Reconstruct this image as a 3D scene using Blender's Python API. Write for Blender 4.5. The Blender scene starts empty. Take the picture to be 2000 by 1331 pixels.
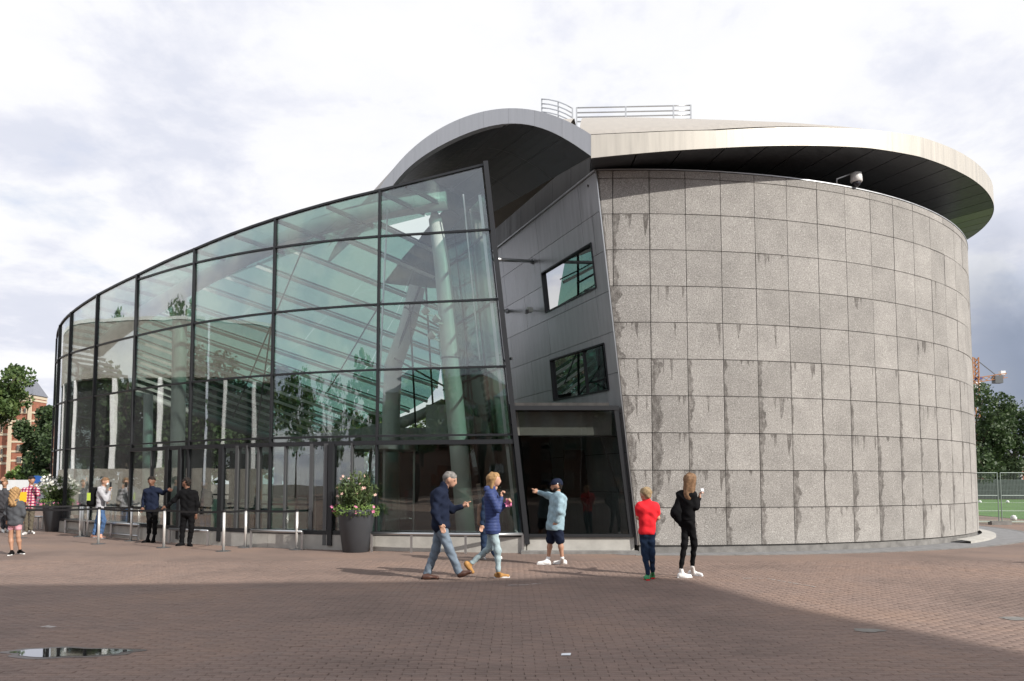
import bpy, math, random
import numpy as np
from mathutils import Vector
random.seed(7); rng=np.random.default_rng(7)
S=bpy.context.scene
C=bpy.data.collections.new("Scene Objects"); S.collection.children.link(C)
# ------------------------------------------------------------------ camera
F=1450.0; HH=1.55; TILT=math.atan(F/22000.0); CY=945-F*math.tan(TILT)
cam_d=bpy.data.cameras.new("camera"); cam=bpy.data.objects.new("camera",cam_d); S.collection.objects.link(cam)
cam.location=(0,0,HH); cam.rotation_euler=(math.pi/2+TILT,0,0)
cam_d.sensor_width=36; cam_d.lens=36*F/2000; cam_d.shift_y=(CY-665.5)/2000
cam_d.clip_start=0.05; cam_d.clip_end=3000
S.camera=cam
# ------------------------------------------------------------------ light
SUN_EL=math.radians(33)
SV=Vector((0.80,-0.60,0)).normalized()          # towards the sun (horizontal part)
sd=Vector((SV.x*math.cos(SUN_EL),SV.y*math.cos(SUN_EL),math.sin(SUN_EL)))
sun_d=bpy.data.lights.new("sun",'SUN'); sun=bpy.data.objects.new("sun",sun_d); S.collection.objects.link(sun)
sun_d.energy=5.0; sun_d.angle=math.radians(0.5); sun_d.color=(1.0,0.945,0.86)
sun.rotation_euler=sd.to_track_quat('Z','Y').to_euler()
W=bpy.data.worlds.new("World"); S.world=W; W.use_nodes=True
def N(nt,t,**k):
    n=nt.nodes.new(t)
    for a,b in k.items():
        if a=='inp':
            for i,v in b.items(): n.inputs[i].default_value=v
        else: setattr(n,a,b)
    return n
def ramp(nt,stops,interp='LINEAR'):
    n=nt.nodes.new('ShaderNodeValToRGB'); cr=n.color_ramp; cr.interpolation=interp
    while len(cr.elements)<len(stops): cr.elements.new(0.5)
    for e,(p,c) in zip(cr.elements,stops):
        e.position=p; e.color=c if len(c)==4 else (*c,1)
    return n
def build_world():
    nt=W.node_tree; L=nt.links; nt.nodes.clear()
    out=N(nt,'ShaderNodeOutputWorld'); bg=N(nt,'ShaderNodeBackground'); bg.inputs[1].default_value=0.12
    sky=N(nt,'ShaderNodeTexSky',sky_type='NISHITA',sun_disc=False,sun_elevation=SUN_EL,sun_rotation=math.atan2(SV.x,SV.y))
    tc=N(nt,'ShaderNodeTexCoord'); sep=N(nt,'ShaderNodeSeparateXYZ'); L.new(tc.outputs['Generated'],sep.inputs[0])
    # project direction on a cloud layer
    zc=N(nt,'ShaderNodeMath',operation='ADD',inp={1:0.22}); L.new(sep.outputs[2],zc.inputs[0])
    zm=N(nt,'ShaderNodeMath',operation='MAXIMUM',inp={1:0.08}); L.new(zc.outputs[0],zm.inputs[0])
    dv=N(nt,'ShaderNodeVectorMath',operation='DIVIDE'); cb=N(nt,'ShaderNodeCombineXYZ')
    for i in range(3): L.new(zm.outputs[0],cb.inputs[i])
    L.new(tc.outputs['Generated'],dv.inputs[0]); L.new(cb.outputs[0],dv.inputs[1])
    n1=N(nt,'ShaderNodeTexNoise',inp={'Scale':1.15,'Detail':12,'Roughness':0.58,'Distortion':0.1}); L.new(dv.outputs[0],n1.inputs['Vector'])
    off=N(nt,'ShaderNodeVectorMath',operation='ADD'); off.inputs[1].default_value=(3.7,1.2,0.4); L.new(dv.outputs[0],off.inputs[0])
    n2=N(nt,'ShaderNodeTexNoise',inp={'Scale':2.6,'Detail':12,'Roughness':0.58,'Distortion':0.15}); L.new(off.outputs[0],n2.inputs['Vector'])
    cloudcol=ramp(nt,[(0.0,(5.3,5.6,6.5)),(0.38,(6.1,6.3,7.1)),(0.45,(6.9,7.0,7.6)),(0.50,(7.6,7.65,7.9)),(.6,(7.9,7.9,8.0)),(1,(8.1,8.1,8.1))]); L.new(n2.outputs[0],cloudcol.inputs[0])
    cover=ramp(nt,[(0.36,(0,0,0)),(0.47,(1,1,1))]); L.new(n1.outputs[0],cover.inputs[0])
    mx=N(nt,'ShaderNodeMix',data_type='RGBA'); L.new(cover.outputs[0],mx.inputs[0])
    pale=N(nt,'ShaderNodeMix',data_type='RGBA',inp={0:0.62}); pale.inputs[7].default_value=(6.3,6.6,7.8,1); L.new(sky.outputs[0],pale.inputs[6])
    L.new(pale.outputs[2],mx.inputs[6]); L.new(cloudcol.outputs[0],mx.inputs[7])
    # a dark rain-cloud bank low to the north-east
    az=N(nt,'ShaderNodeMath',operation='DIVIDE'); L.new(sep.outputs[0],az.inputs[0]); 
    ya=N(nt,'ShaderNodeMath',operation='ABSOLUTE'); L.new(sep.outputs[1],ya.inputs[0]); yb=N(nt,'ShaderNodeMath',operation='ADD',inp={1:0.05}); L.new(ya.outputs[0],yb.inputs[0]); L.new(yb.outputs[0],az.inputs[1])
    nn=N(nt,'ShaderNodeTexNoise',inp={'Scale':4.0,'Detail':6,'Roughness':0.6}); L.new(tc.outputs['Generated'],nn.inputs['Vector'])
    azn=N(nt,'ShaderNodeMath',operation='MULTIPLY_ADD',inp={1:0.5}); L.new(nn.outputs[0],azn.inputs[0]); L.new(az.outputs[0],azn.inputs[2])
    m1=N(nt,'ShaderNodeMapRange',interpolation_type='SMOOTHSTEP',inp={1:0.62,2:0.92}); L.new(azn.outputs[0],m1.inputs[0])
    eln=N(nt,'ShaderNodeMath',operation='MULTIPLY_ADD',inp={1:0.22}); L.new(nn.outputs[0],eln.inputs[0]); L.new(sep.outputs[2],eln.inputs[2])
    m2=N(nt,'ShaderNodeMapRange',interpolation_type='SMOOTHSTEP',inp={1:0.27,2:0.42,3:1.0,4:0.0}); L.new(eln.outputs[0],m2.inputs[0])
    yp=N(nt,'ShaderNodeMapRange',inp={1:-0.1,2:0.2}); L.new(sep.outputs[1],yp.inputs[0])
    mm=N(nt,'ShaderNodeMath',operation='MULTIPLY'); L.new(m1.outputs[0],mm.inputs[0]); L.new(m2.outputs[0],mm.inputs[1])
    mm2=N(nt,'ShaderNodeMath',operation='MULTIPLY'); L.new(mm.outputs[0],mm2.inputs[0]); L.new(yp.outputs[0],mm2.inputs[1])
    dk=ramp(nt,[(0.35,(1.6,1.95,2.7)),(0.65,(3.1,3.5,4.4))]); L.new(nn.outputs[0],dk.inputs[0])
    m3=N(nt,'ShaderNodeMix',data_type='RGBA'); L.new(mm2.outputs[0],m3.inputs[0]); L.new(mx.outputs[2],m3.inputs[6]); L.new(dk.outputs[0],m3.inputs[7])
    L.new(m3.outputs[2],bg.inputs[0]); L.new(bg.outputs[0],out.inputs[0])
build_world()
S.view_settings.view_transform='Standard'; S.view_settings.look='None'; S.view_settings.exposure=0.10; S.view_settings.gamma=1; S.view_settings.use_curve_mapping=False
S.render.engine='CYCLES'
S.cycles.transparent_max_bounces=40; S.cycles.max_bounces=10; S.cycles.glossy_bounces=5
# ------------------------------------------------------------------ survey helpers: photo pixel -> point in the place
def ray(px,py):
    a=(px-1000)/F; b=(CY-py)/F; c,s=math.cos(TILT),math.sin(TILT)
    return (a, c-b*s, s+b*c)
def at(px,py,Y):
    d=ray(px,py); k=Y/d[1]; return Vector((d[0]*k,Y,HH+d[2]*k))
def gd(px,py,Z=0.0):
    d=ray(px,py); k=(Z-HH)/d[2]; return Vector((d[0]*k,d[1]*k,Z))
# ------------------------------------------------------------------ object helpers
def tag(o,label=None,cat=None,group=None,kind=None):
    if label: o['label']=label
    if cat: o['category']=cat
    if group: o['group']=group
    if kind: o['kind']=kind
    return o
def thing(name,label,cat,loc=(0,0,0),group=None,rz=0):
    o=bpy.data.objects.new(name,None); C.objects.link(o); o.location=loc; o.rotation_euler=(0,0,rz); o.empty_display_size=.2
    return tag(o,label,cat,group)
def mkobj(name,me,mat,parent=None,smooth=False):
    if mat is not None and len(me.materials)==0: me.materials.append(mat)
    o=bpy.data.objects.new(name,me); C.objects.link(o)
    if parent is not None:
        o.parent=parent
        # geometry is given in world metres: undo the parents' offset
        w=Vector((0,0,0)); p=parent
        while p is not None: w+=p.location; p=p.parent
        o.location=-w
    return o
class MB:
    def __init__(s): s.v=[]; s.f=[]; s.uv=None
    def quad(s,a,b,c,d):
        n=len(s.v); s.v+=[tuple(a),tuple(b),tuple(c),tuple(d)]; s.f.append((n,n+1,n+2,n+3)); return s
    def box(s,c,d,rz=0):
        x,y,z=d[0]/2,d[1]/2,d[2]/2; n=len(s.v); co,si=math.cos(rz),math.sin(rz)
        for sx,sy,sz in ((-1,-1,-1),(1,-1,-1),(1,1,-1),(-1,1,-1),(-1,-1,1),(1,-1,1),(1,1,1),(-1,1,1)):
            X,Y=sx*x,sy*y; s.v.append((c[0]+X*co-Y*si,c[1]+X*si+Y*co,c[2]+sz*z))
        s.f+=[tuple(n+i for i in q) for q in ((0,3,2,1),(4,5,6,7),(0,1,5,4),(1,2,6,5),(2,3,7,6),(3,0,4,7))]; return s
    def prism(s,poly,off):
        """closed slab: polygon (3D points) extruded by vector off"""
        n=len(s.v); m=len(poly); off=Vector(off)
        s.v+=[tuple(Vector(p)) for p in poly]+[tuple(Vector(p)+off) for p in poly]
        s.f.append(tuple(n+i for i in range(m-1,-1,-1))); s.f.append(tuple(n+m+i for i in range(m)))
        for i in range(m):
            j=(i+1)%m; s.f.append((n+i,n+j,n+m+j,n+m+i))
        return s
    def bar(s,a,b,w,h=None,up=(0,0,1)):
        a,b=Vector(a),Vector(b); h=h or w; d=(b-a).normalized(); u=Vector(up)
        if abs(d.dot(u))>.97: u=Vector((0,1,0))
        x=d.cross(u).normalized()*w/2; y=x.cross(d).normalized()*h/2; n=len(s.v)
        for p in (a,b):
            for q in (-x-y,x-y,x+y,-x+y): s.v.append(tuple(p+q))
        s.f+=[tuple(n+i for i in q) for q in ((0,3,2,1),(4,5,6,7),(0,1,5,4),(1,2,6,5),(2,3,7,6),(3,0,4,7))]; return s
    def tube(s,pts,r,n=8,cap=True):
        pts=[Vector(p) for p in pts]; rs=r if isinstance(r,(list,tuple)) else [r]*len(pts); base=len(s.v); prev=None
        for i,p in enumerate(pts):
            d=(pts[min(i+1,len(pts)-1)]-pts[max(i-1,0)]).normalized()
            if prev is None:
                u=Vector((0,0,1)) if abs(d.z)<.9 else Vector((0,1,0)); x=d.cross(u).normalized()
            else: x=(prev-d*prev.dot(d)).normalized()
            prev=x; y=d.cross(x)
            for k in range(n):
                a=2*math.pi*k/n; s.v.append(tuple(p+(x*math.cos(a)+y*math.sin(a))*rs[i]))
        for i in range(len(pts)-1):
            for k in range(n):
                a=base+i*n+k; b=base+i*n+(k+1)%n; s.f.append((a,b,b+n,a+n))
        if cap: s.f.append(tuple(base+k for k in range(n-1,-1,-1))); s.f.append(tuple(base+(len(pts)-1)*n+k for k in range(n)))
        return s
    def lathe(s,prof,c=(0,0,0),n=24,cap=True):
        base=len(s.v)
        for r,z in prof:
            for k in range(n):
                a=2*math.pi*k/n; s.v.append((c[0]+r*math.cos(a),c[1]+r*math.sin(a),c[2]+z))
        for i in range(len(prof)-1):
            for k in range(n):
                a=base+i*n+k; b=base+i*n+(k+1)%n; s.f.append((a,b,b+n,a+n))
        if cap: s.f.append(tuple(base+k for k in range(n-1,-1,-1))); s.f.append(tuple(base+(len(prof)-1)*n+k for k in range(n)))
        return s
    def mesh(s,name,smooth=False):
        me=bpy.data.meshes.new(name); me.from_pydata(s.v,[],s.f); me.update()
        if smooth: me.polygons.foreach_set('use_smooth',[True]*len(me.polygons))
        return me
    def build(s,name,mat,parent=None,smooth=False):
        return mkobj(name,s.mesh(name,smooth),mat,parent)
# ------------------------------------------------------------------ materials
MAT={}
def pbr(name,col,rough=.6,metal=0,var=.0,vscale=3,bump=0,bscale=40,rand=0,spec=None,col2=None,detail=5):
    m=bpy.data.materials.new(name); m.use_nodes=True; nt=m.node_tree; L=nt.links; b=nt.nodes['Principled BSDF']
    b.inputs['Roughness'].default_value=rough; b.inputs['Metallic'].default_value=metal
    if spec is not None: b.inputs['Specular IOR Level'].default_value=spec
    tc=N(nt,'ShaderNodeTexCoord'); src=None
    if var or col2:
        n=N(nt,'ShaderNodeTexNoise',inp={'Scale':vscale,'Detail':detail,'Roughness':.6}); L.new(tc.outputs['Object'],n.inputs['Vector'])
        c2=col2 or tuple(max(0,c*(1-var)) for c in col); c1=col if col2 else tuple(c*(1+var) for c in col)
        r=ramp(nt,[(.33,c2),(.67,c1)]); L.new(n.outputs[0],r.inputs[0]); src=r.outputs[0]
    if rand:
        oi=N(nt,'ShaderNodeObjectInfo'); mr=N(nt,'ShaderNodeMapRange',inp={3:1-rand,4:1+rand}); L.new(oi.outputs['Random'],mr.inputs[0])
        h=N(nt,'ShaderNodeHueSaturation'); L.new(mr.outputs[0],h.inputs['Value'])
        if src: L.new(src,h.inputs['Color'])
        else: h.inputs['Color'].default_value=(*col,1)
        src=h.outputs[0]
    if src: L.new(src,b.inputs['Base Color'])
    else: b.inputs['Base Color'].default_value=(*col,1)
    if bump:
        n=N(nt,'ShaderNodeTexNoise',inp={'Scale':bscale,'Detail':4}); L.new(tc.outputs['Object'],n.inputs['Vector'])
        bp=N(nt,'ShaderNodeBump',inp={'Strength':bump,'Distance':.01}); L.new(n.outputs[0],bp.inputs['Height']); L.new(bp.outputs[0],b.inputs['Normal'])
    MAT[name]=m; return m
def glass(name,tint,f0=.06,pw=3.5,bump=.0,rough=.0,gl=(1,1,1),mul=1.0):
    m=bpy.data.materials.new(name); m.use_nodes=True; nt=m.node_tree; L=nt.links; nt.nodes.clear()
    out=N(nt,'ShaderNodeOutputMaterial'); tr=N(nt,'ShaderNodeBsdfTransparent'); tr.inputs[0].default_value=(*tint,1)
    g=N(nt,'ShaderNodeBsdfGlossy'); g.inputs[0].default_value=(*gl,1); g.inputs['Roughness'].default_value=rough
    lw=N(nt,'ShaderNodeLayerWeight',inp={'Blend':.5}); p=N(nt,'ShaderNodeMath',operation='POWER',inp={1:pw}); L.new(lw.outputs['Facing'],p.inputs[0])
    mr=N(nt,'ShaderNodeMapRange',inp={3:f0,4:mul}); L.new(p.outputs[0],mr.inputs[0])
    mx=N(nt,'ShaderNodeMixShader'); L.new(mr.outputs[0],mx.inputs[0]); L.new(tr.outputs[0],mx.inputs[1]); L.new(g.outputs[0],mx.inputs[2]); L.new(mx.outputs[0],out.inputs[0])
    if bump:
        tc=N(nt,'ShaderNodeTexCoord'); oi=N(nt,'ShaderNodeObjectInfo')
        n=N(nt,'ShaderNodeTexNoise',noise_dimensions='4D',inp={'Scale':.55,'Detail':1.5}); L.new(tc.outputs['Object'],n.inputs['Vector'])
        ml=N(nt,'ShaderNodeMath',operation='MULTIPLY',inp={1:9.0}); L.new(oi.outputs['Random'],ml.inputs[0]); L.new(ml.outputs[0],n.inputs['W'])
        bp=N(nt,'ShaderNodeBump',inp={'Strength':1.0,'Distance':bump}); L.new(n.outputs[0],bp.inputs['Height']); L.new(bp.outputs[0],g.inputs['Normal'])
    MAT[name]=m; return m
def stone_mat():
    m=bpy.data.materials.new('rough_granite'); m.use_nodes=True; nt=m.node_tree; L=nt.links; b=nt.nodes['Principled BSDF']; b.inputs['Roughness'].default_value=.85
    tc=N(nt,'ShaderNodeTexCoord'); oi=N(nt,'ShaderNodeObjectInfo')
    v=N(nt,'ShaderNodeTexVoronoi',inp={'Scale':55}); L.new(tc.outputs['Object'],v.inputs['Vector'])
    n=N(nt,'ShaderNodeTexNoise',inp={'Scale':45,'Detail':5,'Roughness':.8}); L.new(tc.outputs['Object'],n.inputs['Vector'])
    r=ramp(nt,[(.29,(.145,.136,.127)),(.5,(.335,.321,.306)),(.71,(.58,.562,.54))]); L.new(n.outputs[0],r.inputs[0])
    sepc=N(nt,'ShaderNodeSeparateColor'); L.new(v.outputs['Color'],sepc.inputs[0])
    sp=ramp(nt,[(.986,(0,0,0)),(.994,(1,1,1))]); L.new(sepc.outputs[0],sp.inputs[0])
    mx=N(nt,'ShaderNodeMix',data_type='RGBA'); L.new(sp.outputs[0],mx.inputs[0]); L.new(r.outputs[0],mx.inputs[6]); mx.inputs[7].default_value=(.58,.57,.55,1)
    # per-panel tint
    mr=N(nt,'ShaderNodeMapRange',inp={3:.86,4:1.03}); L.new(oi.outputs['Random'],mr.inputs[0])
    cl=N(nt,'ShaderNodeTexNoise',inp={'Scale':1.7,'Detail':4}); L.new(tc.outputs['Object'],cl.inputs['Vector'])
    mr2=N(nt,'ShaderNodeMapRange',inp={1:.3,2:.7,3:.88,4:1.1}); L.new(cl.outputs[0],mr2.inputs[0])
    mu=N(nt,'ShaderNodeMath',operation='MULTIPLY'); L.new(mr.outputs[0],mu.inputs[0]); L.new(mr2.outputs[0],mu.inputs[1])
    hs=N(nt,'ShaderNodeHueSaturation'); L.new(mu.outputs[0],hs.inputs['Value']); L.new(mx.outputs[2],hs.inputs['Color'])
    # wet / lichen stains: drips from the top joint and along the left joint
    uv=N(nt,'ShaderNodeUVMap'); su=N(nt,'ShaderNodeSeparateXYZ'); L.new(uv.outputs[0],su.inputs[0])
    wa=N(nt,'ShaderNodeAttribute',attribute_type='OBJECT',attribute_name='wet'); we=N(nt,'ShaderNodeAttribute',attribute_type='OBJECT',attribute_name='edge')
    rw=N(nt,'ShaderNodeMath',operation='MULTIPLY',inp={1:40}); L.new(oi.outputs['Random'],rw.inputs[0])
    def n2(sx,sy,detail=3):
        cb=N(nt,'ShaderNodeCombineXYZ'); a=N(nt,'ShaderNodeMath',operation='MULTIPLY',inp={1:sx}); L.new(su.outputs[0],a.inputs[0])
        c=N(nt,'ShaderNodeMath',operation='MULTIPLY',inp={1:sy}); L.new(su.outputs[1],c.inputs[0])
        L.new(a.outputs[0],cb.inputs[0]); L.new(c.outputs[0],cb.inputs[1]); L.new(rw.outputs[0],cb.inputs[2])
        q=N(nt,'ShaderNodeTexNoise',inp={'Scale':1,'Detail':detail,'Roughness':.6}); L.new(cb.outputs[0],q.inputs['Vector']); return q.outputs[0]
    # drip length as function of u
    dl=N(nt,'ShaderNodeMapRange',inp={1:.57,2:.78,3:0,4:1.4}); L.new(n2(6.5,.3,1.6),dl.inputs[0])
    dlw=N(nt,'ShaderNodeMath',operation='MULTIPLY'); L.new(dl.outputs[0],dlw.inputs[0]); L.new(wa.outputs['Fac'],dlw.inputs[1])
    inv=N(nt,'ShaderNodeMath',operation='SUBTRACT',inp={0:1.0}); L.new(su.outputs[1],inv.inputs[1])
    jt=N(nt,'ShaderNodeMath',operation='MULTIPLY_ADD',inp={1:.055,2:0.0}); L.new(n2(14,10),jt.inputs[0])
    a1=N(nt,'ShaderNodeMath',operation='ADD'); L.new(dlw.outputs[0],a1.inputs[0]); L.new(jt.outputs[0],a1.inputs[1])
    s1=N(nt,'ShaderNodeMath',operation='SUBTRACT'); L.new(a1.outputs[0],s1.inputs[0]); L.new(inv.outputs[0],s1.inputs[1])
    k1=N(nt,'ShaderNodeMapRange',interpolation_type='SMOOTHSTEP',inp={1:-.015,2:.10}); L.new(s1.outputs[0],k1.inputs[0])
    # left joint stain
    el=N(nt,'ShaderNodeMapRange',inp={1:.33,2:.66,3:0,4:.50}); L.new(n2(.9,1.1,5),el.inputs[0])
    elw=N(nt,'ShaderNodeMath',operation='MULTIPLY'); L.new(el.outputs[0],elw.inputs[0]); L.new(we.outputs['Fac'],elw.inputs[1])
    s2=N(nt,'ShaderNodeMath',operation='SUBTRACT'); L.new(elw.outputs[0],s2.inputs[0]); L.new(su.outputs[0],s2.inputs[1])
    k2=N(nt,'ShaderNodeMapRange',interpolation_type='SMOOTHSTEP',inp={1:-.01,2:.03}); L.new(s2.outputs[0],k2.inputs[0])
    kk=N(nt,'ShaderNodeMath',operation='MAXIMUM'); L.new(k1.outputs[0],kk.inputs[0]); L.new(k2.outputs[0],kk.inputs[1])
    pm=N(nt,'ShaderNodeMapRange',inp={1:.36,2:.60,3:.30,4:.80}); L.new(n2(9,5,5),pm.inputs[0]); km=N(nt,'ShaderNodeMath',operation='MULTIPLY'); L.new(kk.outputs[0],km.inputs[0]); L.new(pm.outputs[0],km.inputs[1])
    dm=N(nt,'ShaderNodeMix',data_type='RGBA'); L.new(km.outputs[0],dm.inputs[0]); L.new(hs.outputs[0],dm.inputs[6])
    dk=N(nt,'ShaderNodeMix',data_type='RGBA',blend_type='MULTIPLY',inp={0:1}); L.new(hs.outputs[0],dk.inputs[6]); dk.inputs[7].default_value=(.24,.22,.21,1); L.new(dk.outputs[2],dm.inputs[7])
    L.new(dm.outputs[2],b.inputs['Base Color'])
    bp=N(nt,'ShaderNodeBump',inp={'Strength':.9,'Distance':.02}); L.new(n.outputs[0],bp.inputs['Height']); L.new(bp.outputs[0],b.inputs['Normal'])
    MAT['stone']=m
stone_mat()
def paver_mat(name,tex=False):
    m=bpy.data.materials.new(name); m.use_nodes=True; nt=m.node_tree; L=nt.links; b=nt.nodes['Principled BSDF']; b.inputs['Roughness'].default_value=.78
    b.inputs['Specular IOR Level'].default_value=.3
    tc=N(nt,'ShaderNodeTexCoord')
    big=N(nt,'ShaderNodeTexNoise',inp={'Scale':.35,'Detail':6,'Roughness':.6}); L.new(tc.outputs['Object'],big.inputs['Vector'])
    bigr=ramp(nt,[(.33,(.74,.75,.76)),(.5,(1,1,1)),(.68,(1.16,1.11,1.04))]); L.new(big.outputs[0],bigr.inputs[0])
    fine=N(nt,'ShaderNodeTexNoise',inp={'Scale':90,'Detail':4,'Roughness':.7}); L.new(tc.outputs['Object'],fine.inputs['Vector'])
    fr=ramp(nt,[(.3,(.75,.75,.75)),(.7,(1.22,1.22,1.22))]); L.new(fine.outputs[0],fr.inputs[0])
    if tex:
        mp=N(nt,'ShaderNodeMapping'); L.new(tc.outputs['Object'],mp.inputs[0])
        bt=N(nt,'ShaderNodeTexBrick',offset=.5,inp={'Scale':1.0,'Brick Width':.2,'Row Height':.07,'Mortar Size':.005,'Mortar Smooth':.3,'Bias':-.1}); L.new(mp.outputs[0],bt.inputs['Vector'])
        bt.inputs['Color1'].default_value=(.232,.166,.138,1); bt.inputs['Color2'].default_value=(.208,.151,.128,1); bt.inputs['Mortar'].default_value=(.12,.10,.088,1); base=bt.outputs['Color']
    else:
        g=N(nt,'ShaderNodeNewGeometry'); oi=N(nt,'ShaderNodeObjectInfo')
        ad=N(nt,'ShaderNodeMath',operation='ADD'); L.new(g.outputs['Random Per Island'],ad.inputs[0]); L.new(oi.outputs['Random'],ad.inputs[1])
        frc=N(nt,'ShaderNodeMath',operation='FRACT'); L.new(ad.outputs[0],frc.inputs[0])
        r=ramp(nt,[(0,(.200,.146,.124)),(.25,(.213,.155,.131)),(.55,(.223,.161,.136)),(.8,(.234,.168,.140)),(1,(.214,.160,.138))]); L.new(frc.outputs[0],r.inputs[0]); base=r.outputs[0]
    m1=N(nt,'ShaderNodeMix',data_type='RGBA',blend_type='MULTIPLY',inp={0:1}); L.new(base,m1.inputs[6]); L.new(bigr.outputs[0],m1.inputs[7])
    m2=N(nt,'ShaderNodeMix',data_type='RGBA',blend_type='MULTIPLY',inp={0:1}); L.new(m1.outputs[2],m2.inputs[6]); L.new(fr.outputs[0],m2.inputs[7])
    L.new(m2.outputs[2],b.inputs['Base Color'])
    bp=N(nt,'ShaderNodeBump',inp={'Strength':.5,'Distance':.004}); L.new(fine.outputs[0],bp.inputs['Height']); L.new(bp.outputs[0],b.inputs['Normal'])
    MAT[name]=m
paver_mat('paver'); paver_mat('paver_tex',True)
def metal_mat(name,col,rough,metal=.75,streak=.25,rnd=.07):
    m=bpy.data.materials.new(name); m.use_nodes=True; nt=m.node_tree; L=nt.links; b=nt.nodes['Principled BSDF']; b.inputs['Metallic'].default_value=metal
    tc=N(nt,'ShaderNodeTexCoord'); mp=N(nt,'ShaderNodeMapping'); mp.inputs['Scale'].default_value=(3.5,3.5,.18); L.new(tc.outputs['Object'],mp.inputs[0])
    n=N(nt,'ShaderNodeTexNoise',inp={'Scale':2.2,'Detail':6,'Roughness':.62}); L.new(mp.outputs[0],n.inputs['Vector'])
    r=ramp(nt,[(.28,tuple(c*(1-streak) for c in col)),(.72,tuple(min(1,c*(1+streak)) for c in col))]); L.new(n.outputs[0],r.inputs[0])
    oi=N(nt,'ShaderNodeObjectInfo'); mr=N(nt,'ShaderNodeMapRange',inp={3:1-rnd,4:1+rnd}); L.new(oi.outputs['Random'],mr.inputs[0])
    h=N(nt,'ShaderNodeHueSaturation'); L.new(mr.outputs[0],h.inputs['Value']); L.new(r.outputs[0],h.inputs['Color']); L.new(h.outputs[0],b.inputs['Base Color'])
    rr=N(nt,'ShaderNodeMapRange',inp={1:.3,2:.7,3:rough*.8,4:rough*1.2}); L.new(n.outputs[0],rr.inputs[0]); L.new(rr.outputs[0],b.inputs['Roughness'])
    MAT[name]=m
metal_mat('titanium',(.44,.44,.46),.42,.45,.16)
metal_mat('titanium_pale',(.50,.51,.53),.42,.55,.10,.02)
metal_mat('rim_beige',(.50,.475,.43),.5,.25,.10,.015)
metal_mat('roof_beige',(.36,.335,.305),.6,.05,.08)
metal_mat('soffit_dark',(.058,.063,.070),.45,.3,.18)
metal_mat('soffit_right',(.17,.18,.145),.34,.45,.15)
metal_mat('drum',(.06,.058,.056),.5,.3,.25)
pbr('frame',(.028,.03,.034),.4,.3)
pbr('frame_grey',(.11,.115,.12),.4,.4)
pbr('steel',(.55,.56,.57),.28,.9)
pbr('white_steel',(.55,.57,.55),.4,.0,var=.06,vscale=2)
pbr('slat',(.42,.46,.43),.4,.1)
pbr('gap',(.02,.02,.02),.9)
pbr('concrete',(.40,.39,.365),.8,0,var=.13,vscale=3,bump=.3)
pbr('concrete_dark',(.19,.185,.18),.85,0,var=.25,vscale=4,bump=.3)
pbr('slab',(.20,.20,.205),.75,0,var=.2,vscale=5,bump=.3,rand=.12)
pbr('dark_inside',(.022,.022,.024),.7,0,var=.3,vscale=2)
pbr('inside_grey',(.30,.31,.30),.7,0,var=.08)
pbr('inside_floor',(.16,.155,.145),.4,0,var=.15)
pbr('wood_dark',(.06,.035,.025),.6,0,var=.3,vscale=10)
glass('facade_glass',(.85,.90,.88),f0=.115,pw=2.2,bump=.010)
glass('roof_glass',(.46,.62,.57),f0=.06,pw=4)
glass('window_glass',(.10,.13,.12),f0=.5,pw=2.5,bump=.004)
glass('box_glass',(.66,.68,.67),f0=.035,pw=4,bump=.004)
glass('far_glass',(.15,.18,.18),f0=.12,pw=4)
glass('door_glass',(.82,.89,.87),f0=.045,pw=4)
# ------------------------------------------------------------------ ground
def rect(name,x0,y0,x1,y1,z,mat,kind='structure',parent=None):
    o=MB().quad((x0,y0,z),(x1,y0,z),(x1,y1,z),(x0,y1,z)).build(name,mat,parent); 
    if kind and parent is None: o['kind']=kind
    return o
pbr('earth',(.12,.10,.085),.95,0,var=.2)
rect('ground',-1500,-400,1500,2200,-.03,MAT['earth'])
BX0,BX1,BY0,BY1=-11.4,11.4,4.6,15.05
pav=MB()
for x0,y0,x1,y1 in ((-70,-60,60,BY0),(-70,BY1,60,44),(-70,BY0,BX0,BY1),(BX1,BY0,60,BY1)):
    pav.quad((x0,y0,0),(x1,y0,0),(x1,y1,0),(x0,y1,0))
pavement=pav.build('pavement',MAT['paver_tex']); pavement['kind']='structure'
rect('joint_sand',BX0-.02,BY0-.02,BX1+.02,BY1+.02,-.014,MAT['earth'],parent=pavement)
pbr('asphalt',(.05,.05,.052),.9,0,var=.15)
rect('road',-200,44,200,58,-.012,MAT['asphalt'])
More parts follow.
